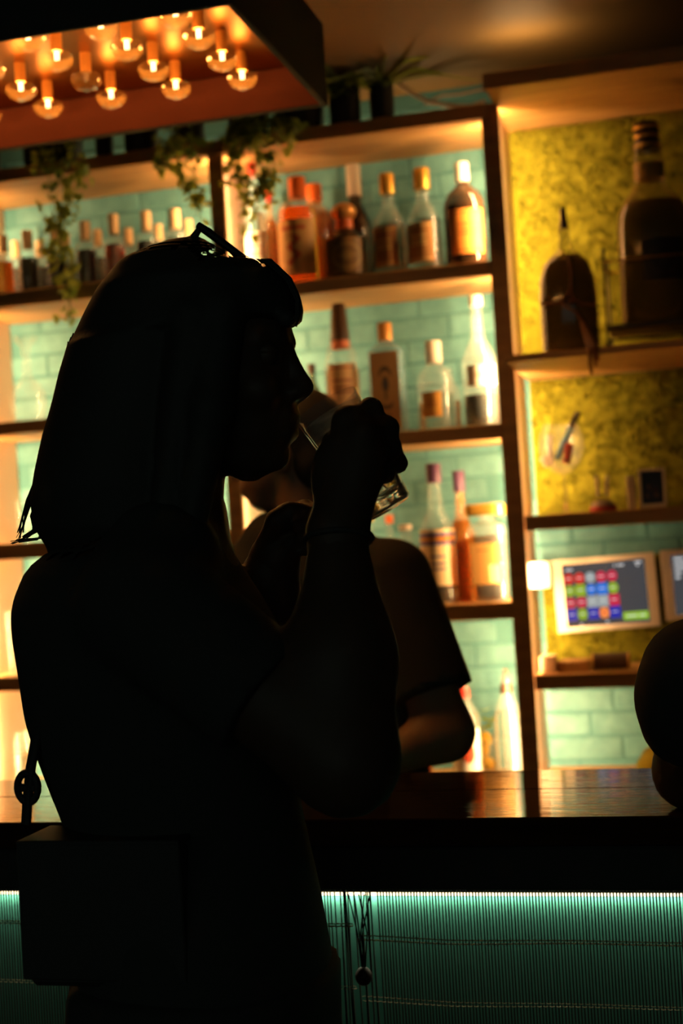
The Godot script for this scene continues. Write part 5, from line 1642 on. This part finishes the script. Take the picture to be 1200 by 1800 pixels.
func tablet(called: String, label: String, px: Array, grid: bool) -> void:
	var z := -4.09
	var P := []
	for q in px: P.append(at(q[0], q[1], z))
	var t := thing(called, label, "tablet", (P[2] + P[3]) / 2.0, "order tablets on the right-hand shelf")
	var ux: Vector3 = (P[1] - P[0]).normalized()
	var uy: Vector3 = ((P[0] - P[3]) as Vector3)
	uy = (uy - ux * ux.dot(uy)).normalized()
	var uz := ux.cross(uy)
	var w: float = ((P[1] - P[0]).length() + (P[2] - P[3]).length()) / 2.0
	var h: float = ((P[0] - P[3]).length() + (P[1] - P[2]).length()) / 2.0
	var T := Transform3D(Basis(ux, uy, uz), (P[0] + P[1] + P[2] + P[3]) / 4.0)
	var m := MB.new(); m.box(Vector3(-w / 2, -h / 2, -0.006), Vector3(w / 2, h / 2, 0.0), 0.003, T)
	obj("tablet_body", m, mats["white plastic"], t)
	var bx := Vector2(w / 2 - 0.030 * w / 0.3, h / 2 - 0.016)
	var im := Image.create(256, 176, false, Image.FORMAT_RGB8)
	im.fill(Color(0.24, 0.24, 0.25))
	var white := Color(0.85, 0.85, 0.85)
	if grid:
		var red := Color(0.85, 0.10, 0.05)
		var mag := Color(0.80, 0.06, 0.25)
		var grn := Color(0.55, 0.70, 0.08)
		var blu := Color(0.04, 0.45, 0.88)
		var gry := Color(0.62, 0.66, 0.66)
		var nav := Color(0.05, 0.10, 0.68)
		var org := Color(1.0, 0.55, 0.25)
		var G := [[[red, 0], [red, 0], [gry, 0], [mag, 0], [mag, 0]], [[grn, 0], [grn, 1], [blu, 0], [blu, 1], [grn, 0]], [[mag, 0], [mag, 0], [gry, 1], [gry, 1], [mag, 1]], [[nav, 1], [grn, 0], [nav, 1], [org, 0], [nav, 1]]]
		for r in 4:
			for c in 5:
				var cx := 16 + c * 34
				var cy := 40 + r * 34
				for yy in range(-16, 17):
					for xx in range(-16, 17):
						if (G[r][c][1] == 1 or xx * xx + yy * yy < 256) and cx + xx >= 0:
							im.set_pixel(cx + xx, cy + yy, G[r][c][0])
				im.fill_rect(Rect2i(maxi(cx - 8, 0), cy - 2, 16, 3), white if G[r][c][0] != org else Color(0.9, 0.25, 0.05))
		im.fill_rect(Rect2i(176, 146, 78, 22), Color(0.60, 0.78, 0.15))
		im.fill_rect(Rect2i(186, 155, 32, 4), white)
		im.fill_rect(Rect2i(226, 155, 18, 4), white)
		for q in [[8, 12, 24, 5], [160, 10, 6, 5], [172, 10, 20, 5], [226, 6, 20, 5], [230, 14, 8, 5], [40, 168, 8, 5], [120, 166, 10, 5]]:
			im.fill_rect(Rect2i(q[0], q[1], q[2], q[3]), white)
	else:
		for q in [[8, 8, 30, 6], [8, 22, 40, 6], [8, 36, 34, 6], [8, 50, 22, 6], [8, 64, 16, 6]]:
			im.fill_rect(Rect2i(q[0], q[1], q[2], q[3]), white)
	var sm := mat("tablet screen %s" % grid, Color(0.01, 0.01, 0.01), 0.15)
	sm.emission_enabled = true
	sm.emission = Color.WHITE
	sm.emission_operator = BaseMaterial3D.EMISSION_OP_MULTIPLY
	sm.emission_texture = ImageTexture.create_from_image(im)
	sm.emission_energy_multiplier = 0.9
	var s := MB.new()
	s.quad(T * Vector3(-bx.x, bx.y, 0.0006), T * Vector3(bx.x, bx.y, 0.0006), T * Vector3(bx.x, -bx.y, 0.0006), T * Vector3(-bx.x, -bx.y, 0.0006), uz)
	obj("screen", s, sm, t)
	var a := AreaLight3D.new()
	a.name = "screen_light"
	a.light_color = Color(0.75, 0.8, 0.9)
	a.area_size = Vector2(bx.x * 2, bx.y * 2)
	a.light_energy = 0.004
	a.shadow_enabled = true
	a.transform = Transform3D(Basis(ux, uy, uz), T * Vector3(0, 0, 0.002) - t.position)
	t.add_child(a, true)
	var st := MB.new(); st.box(Vector3(-0.05, -h / 2 + 0.03, -0.060), Vector3(0.05, h / 2 - 0.05, -0.0065), 0.004, T)
	obj("wall_mount", st, mats["white plastic"], t)

# ---------------------------------------------------------------- plants, pots and cable on top
func leaf_shape(l: float, w: float) -> ArrayMesh:
	var mb := MB.new()
	var o := Vector3.ZERO
	var tip := Vector3(0, -l * 0.1, l)
	var pts := [Vector3(0, 0, 0), Vector3(w * 0.45, l * 0.05, l * 0.15), Vector3(w * 0.5, l * 0.06, l * 0.45), Vector3(w * 0.28, 0.0, l * 0.78), tip]
	var mid := [Vector3(0, 0, 0), Vector3(0, -l * 0.02, l * 0.15), Vector3(0, -l * 0.02, l * 0.45), Vector3(0, -l * 0.05, l * 0.78), tip]
	for i in 4:
		for s in [1.0, -1.0]:
			var f := Vector3(s, 1, 1)
			mb.flat(mid[i], pts[i] * f, pts[i + 1] * f, Vector3.UP)
			mb.flat(mid[i], pts[i + 1] * f, mid[i + 1], Vector3.UP)
	return mb.mesh()

func pot(parent: Node3D, px0: float, px1: float, top: float, z: float, m: Material) -> void:
	var c := at((px0 + px1) / 2.0, 240, z)
	var R := size_at((px1 - px0) / 2.0, z)
	var H := at((px0 + px1) / 2.0, top, z).y - 2.598
	var mb := MB.new()
	mb.lathe([Vector2(0, 0), Vector2(R * 0.93, 0), Vector2(R * 0.95, 0.004), Vector2(R, H - 0.012), Vector2(R, H), Vector2(R * 0.92, H), Vector2(R * 0.90, H - 0.02), Vector2(0, H - 0.02)], 28, Transform3D(Basis(), Vector3(c.x, 2.5985, z)))
	obj("pot", mb, m, parent)

func ivy(label: String, px0: float, px1: float, ptop: float, z: float, runs: Array, count: int) -> void:
	var c := at((px0 + px1) / 2.0, 250, z)
	var t := thing("ivy_plant", label, "potted plant", Vector3(c.x, 2.598, z), "trailing ivy on top of the shelves")
	pot(t, px0, px1, ptop, z, mats["pot"])
	var st := MB.new()
	var shapes := [leaf_shape(0.028, 0.025), leaf_shape(0.023, 0.021), leaf_shape(0.032, 0.027)]
	var made := 0
	for r in runs:                            # each run: pixel points of a trailing stem in front of the shelf
		var pts: Array = [Vector3(c.x + rng.randf_range(-0.02, 0.02), at(px0, ptop, z).y + 0.005, z)]
		var zf := ZF + 0.030
		for k in r.size():
			pts.append(at(r[k][0], r[k][1], zf + rng.randf_range(-0.01, 0.02)))
		st.tube(pts, [0.0016], 5)
		for k in int(count * 1.8):
			var f := pow(rng.randf(), 0.9) * (pts.size() - 1.001)
			var i := int(f)
			var p: Vector3 = (pts[i] as Vector3).lerp(pts[i + 1], f - i)
			var o := MeshInstance3D.new()
			o.name = "leaf"
			o.mesh = shapes[rng.randi() % 3]
			o.material_override = mats["leaf %d" % (rng.randi() % 3)]
			var off := Vector3(rng.randfn(0, 0.020), rng.randfn(0, 0.010), rng.randf_range(-0.004, 0.022))
			if p.z < zf - 0.02: off.y = absf(off.y) + 0.01
			o.transform = Transform3D(Basis.from_euler(Vector3(rng.randf_range(0.1, 1.5), rng.randf() * TAU, rng.randf_range(-0.6, 0.6)), EULER_ORDER_YXZ), p + off - t.position)
			t.add_child(o, true)
			made += 1
	obj("stems", st, mats["leaf 2"], t)

func plants() -> void:
	rng.seed = 21
	ivy("ivy trailing down the left bay in front of the corked bottles", 34, 149, 190, -4.0, [[[70, 262], [85, 300], [88, 350], [105, 420], [118, 490], [125, 560]], [[95, 265], [110, 310], [118, 380], [108, 440], [130, 510]], [[125, 255], [140, 290], [132, 340], [95, 390], [82, 450]]], 46)
	ivy("ivy with short trails just left of the middle post", 305, 362, 175, -4.02, [[[310, 240], [312, 275], [322, 310], [345, 360]], [[340, 235], [338, 280], [345, 330], [352, 385]], [[300, 245], [292, 280], [290, 300]]], 30)
	ivy("bushy ivy spilling over the shelf top right of the middle post", 400, 474, 165, -4.02, [[[420, 225], [425, 260], [432, 300], [440, 350], [445, 420]], [[450, 220], [470, 250], [480, 290], [470, 340]], [[430, 225], [405, 240], [410, 280], [418, 330]], [[455, 215], [500, 210], [520, 225], [500, 245]], [[440, 220], [452, 250], [460, 300], [452, 380]]], 40)
	for q in [[165, 200, 200, "narrow dark pot left of the widest gap on top of the left bay"], [215, 280, 190, "wide dark pot in the middle of the left bay top"], [-60, 0, 205, "dark pot at the far left end of the shelf top"]]:
		var z := -4.0
		var c := at((q[0] + q[1]) / 2.0, 240, z)
		var t := thing("plant_pot", q[3], "pot", Vector3(c.x, 2.598, z), "dark pots on top of the shelves")
		pot(t, q[0], q[1], q[2], z, mats["pot"])
		for k in 12:
			var o := MeshInstance3D.new()
			o.name = "leaf"
			o.mesh = leaf_shape(0.05, 0.03)
			o.material_override = mats["leaf 2"]
			o.transform = Transform3D(Basis.from_euler(Vector3(-0.6, TAU * k / 12.0, 0), EULER_ORDER_YXZ), Vector3(0, at(q[0], q[2], z).y - 2.598 - 0.01, 0))
			t.add_child(o, true)
	palm("fountain-leaved plant in a dark pot behind the corner of the light box", 580, 638, 132, -4.04, 16, -1.0)
	palm("strap-leaved plant in the dark pot nearest the ceiling cable", 652, 697, 124, -4.06, 9, 0.4)
	palm("tall dark palm on the shelf top half behind the light box", 482, 574, 120, -4.04, 18, -0.2)
	var c := thing("cable", "pale cable drooping from the plants to the top of the right-hand shelving", "cable", at(780, 185, -4.05))
	for s in [[[[694, 134], [704, 150], [724, 164], [752, 178], [790, 186], [826, 187], [852, 178]], 0.006], [[[746, 182], [775, 168], [812, 165], [852, 156]], 0.0035]]:
		var pts := []
		for w in s[0]: pts.append(at(w[0], w[1], -4.08))
		var m := MB.new(); m.tube(pts, [s[1]], 8)
		obj("wire", m, mats["cable"], c)

func palm(label: String, px0: float, px1: float, ptop: float, z: float, n: int, lean: float) -> void:
	var c := at((px0 + px1) / 2.0, 200, z)
	var t := thing("potted_palm", label, "potted plant", Vector3(c.x, 2.598, z), "leafy plants on the shelf top")
	pot(t, px0, px1, ptop, z, mats["pot"])
	var top := minf(at((px0 + px1) / 2.0, ptop, z).y - 0.015, 2.70)
	for k in n:
		var a := TAU * k / n + rng.randf_range(-0.3, 0.3)
		var out := Vector3(cos(a) * 0.55 + lean * 0.3, 0, absf(sin(a)) * 0.8 + 0.15)
		var L := rng.randf_range(0.16, 0.46)
		var twist := rng.randf_range(0.5, 1.2)
		var mb := MB.new()
		var prev: Array = []
		for i in 9:
			var f := i / 8.0
			var up := minf(0.16 * f * (1.35 - f) * 1.6, 2.742 - top)
			if f > 0.55: up -= (f - 0.55) * 0.12
			var p := Vector3(c.x, top, z) + out * L * f + Vector3(0, up, 0)
			p.y = minf(p.y, 2.744)
			var side := out.cross(Vector3.UP).normalized().rotated(out.normalized(), twist) * 0.011 * sin(PI * clampf(f * 0.9 + 0.1, 0, 1))
			var cur := [p - side, p + Vector3(0, 0.002, 0), p + side]
			if prev:
				for w in 2:
					mb.flat(prev[w], prev[w + 1], cur[w + 1], Vector3.UP)
					mb.flat(prev[w], cur[w + 1], cur[w], Vector3.UP)
			prev = cur
		obj("frond", mb, mats["leaf %d" % (k % 3)], t)
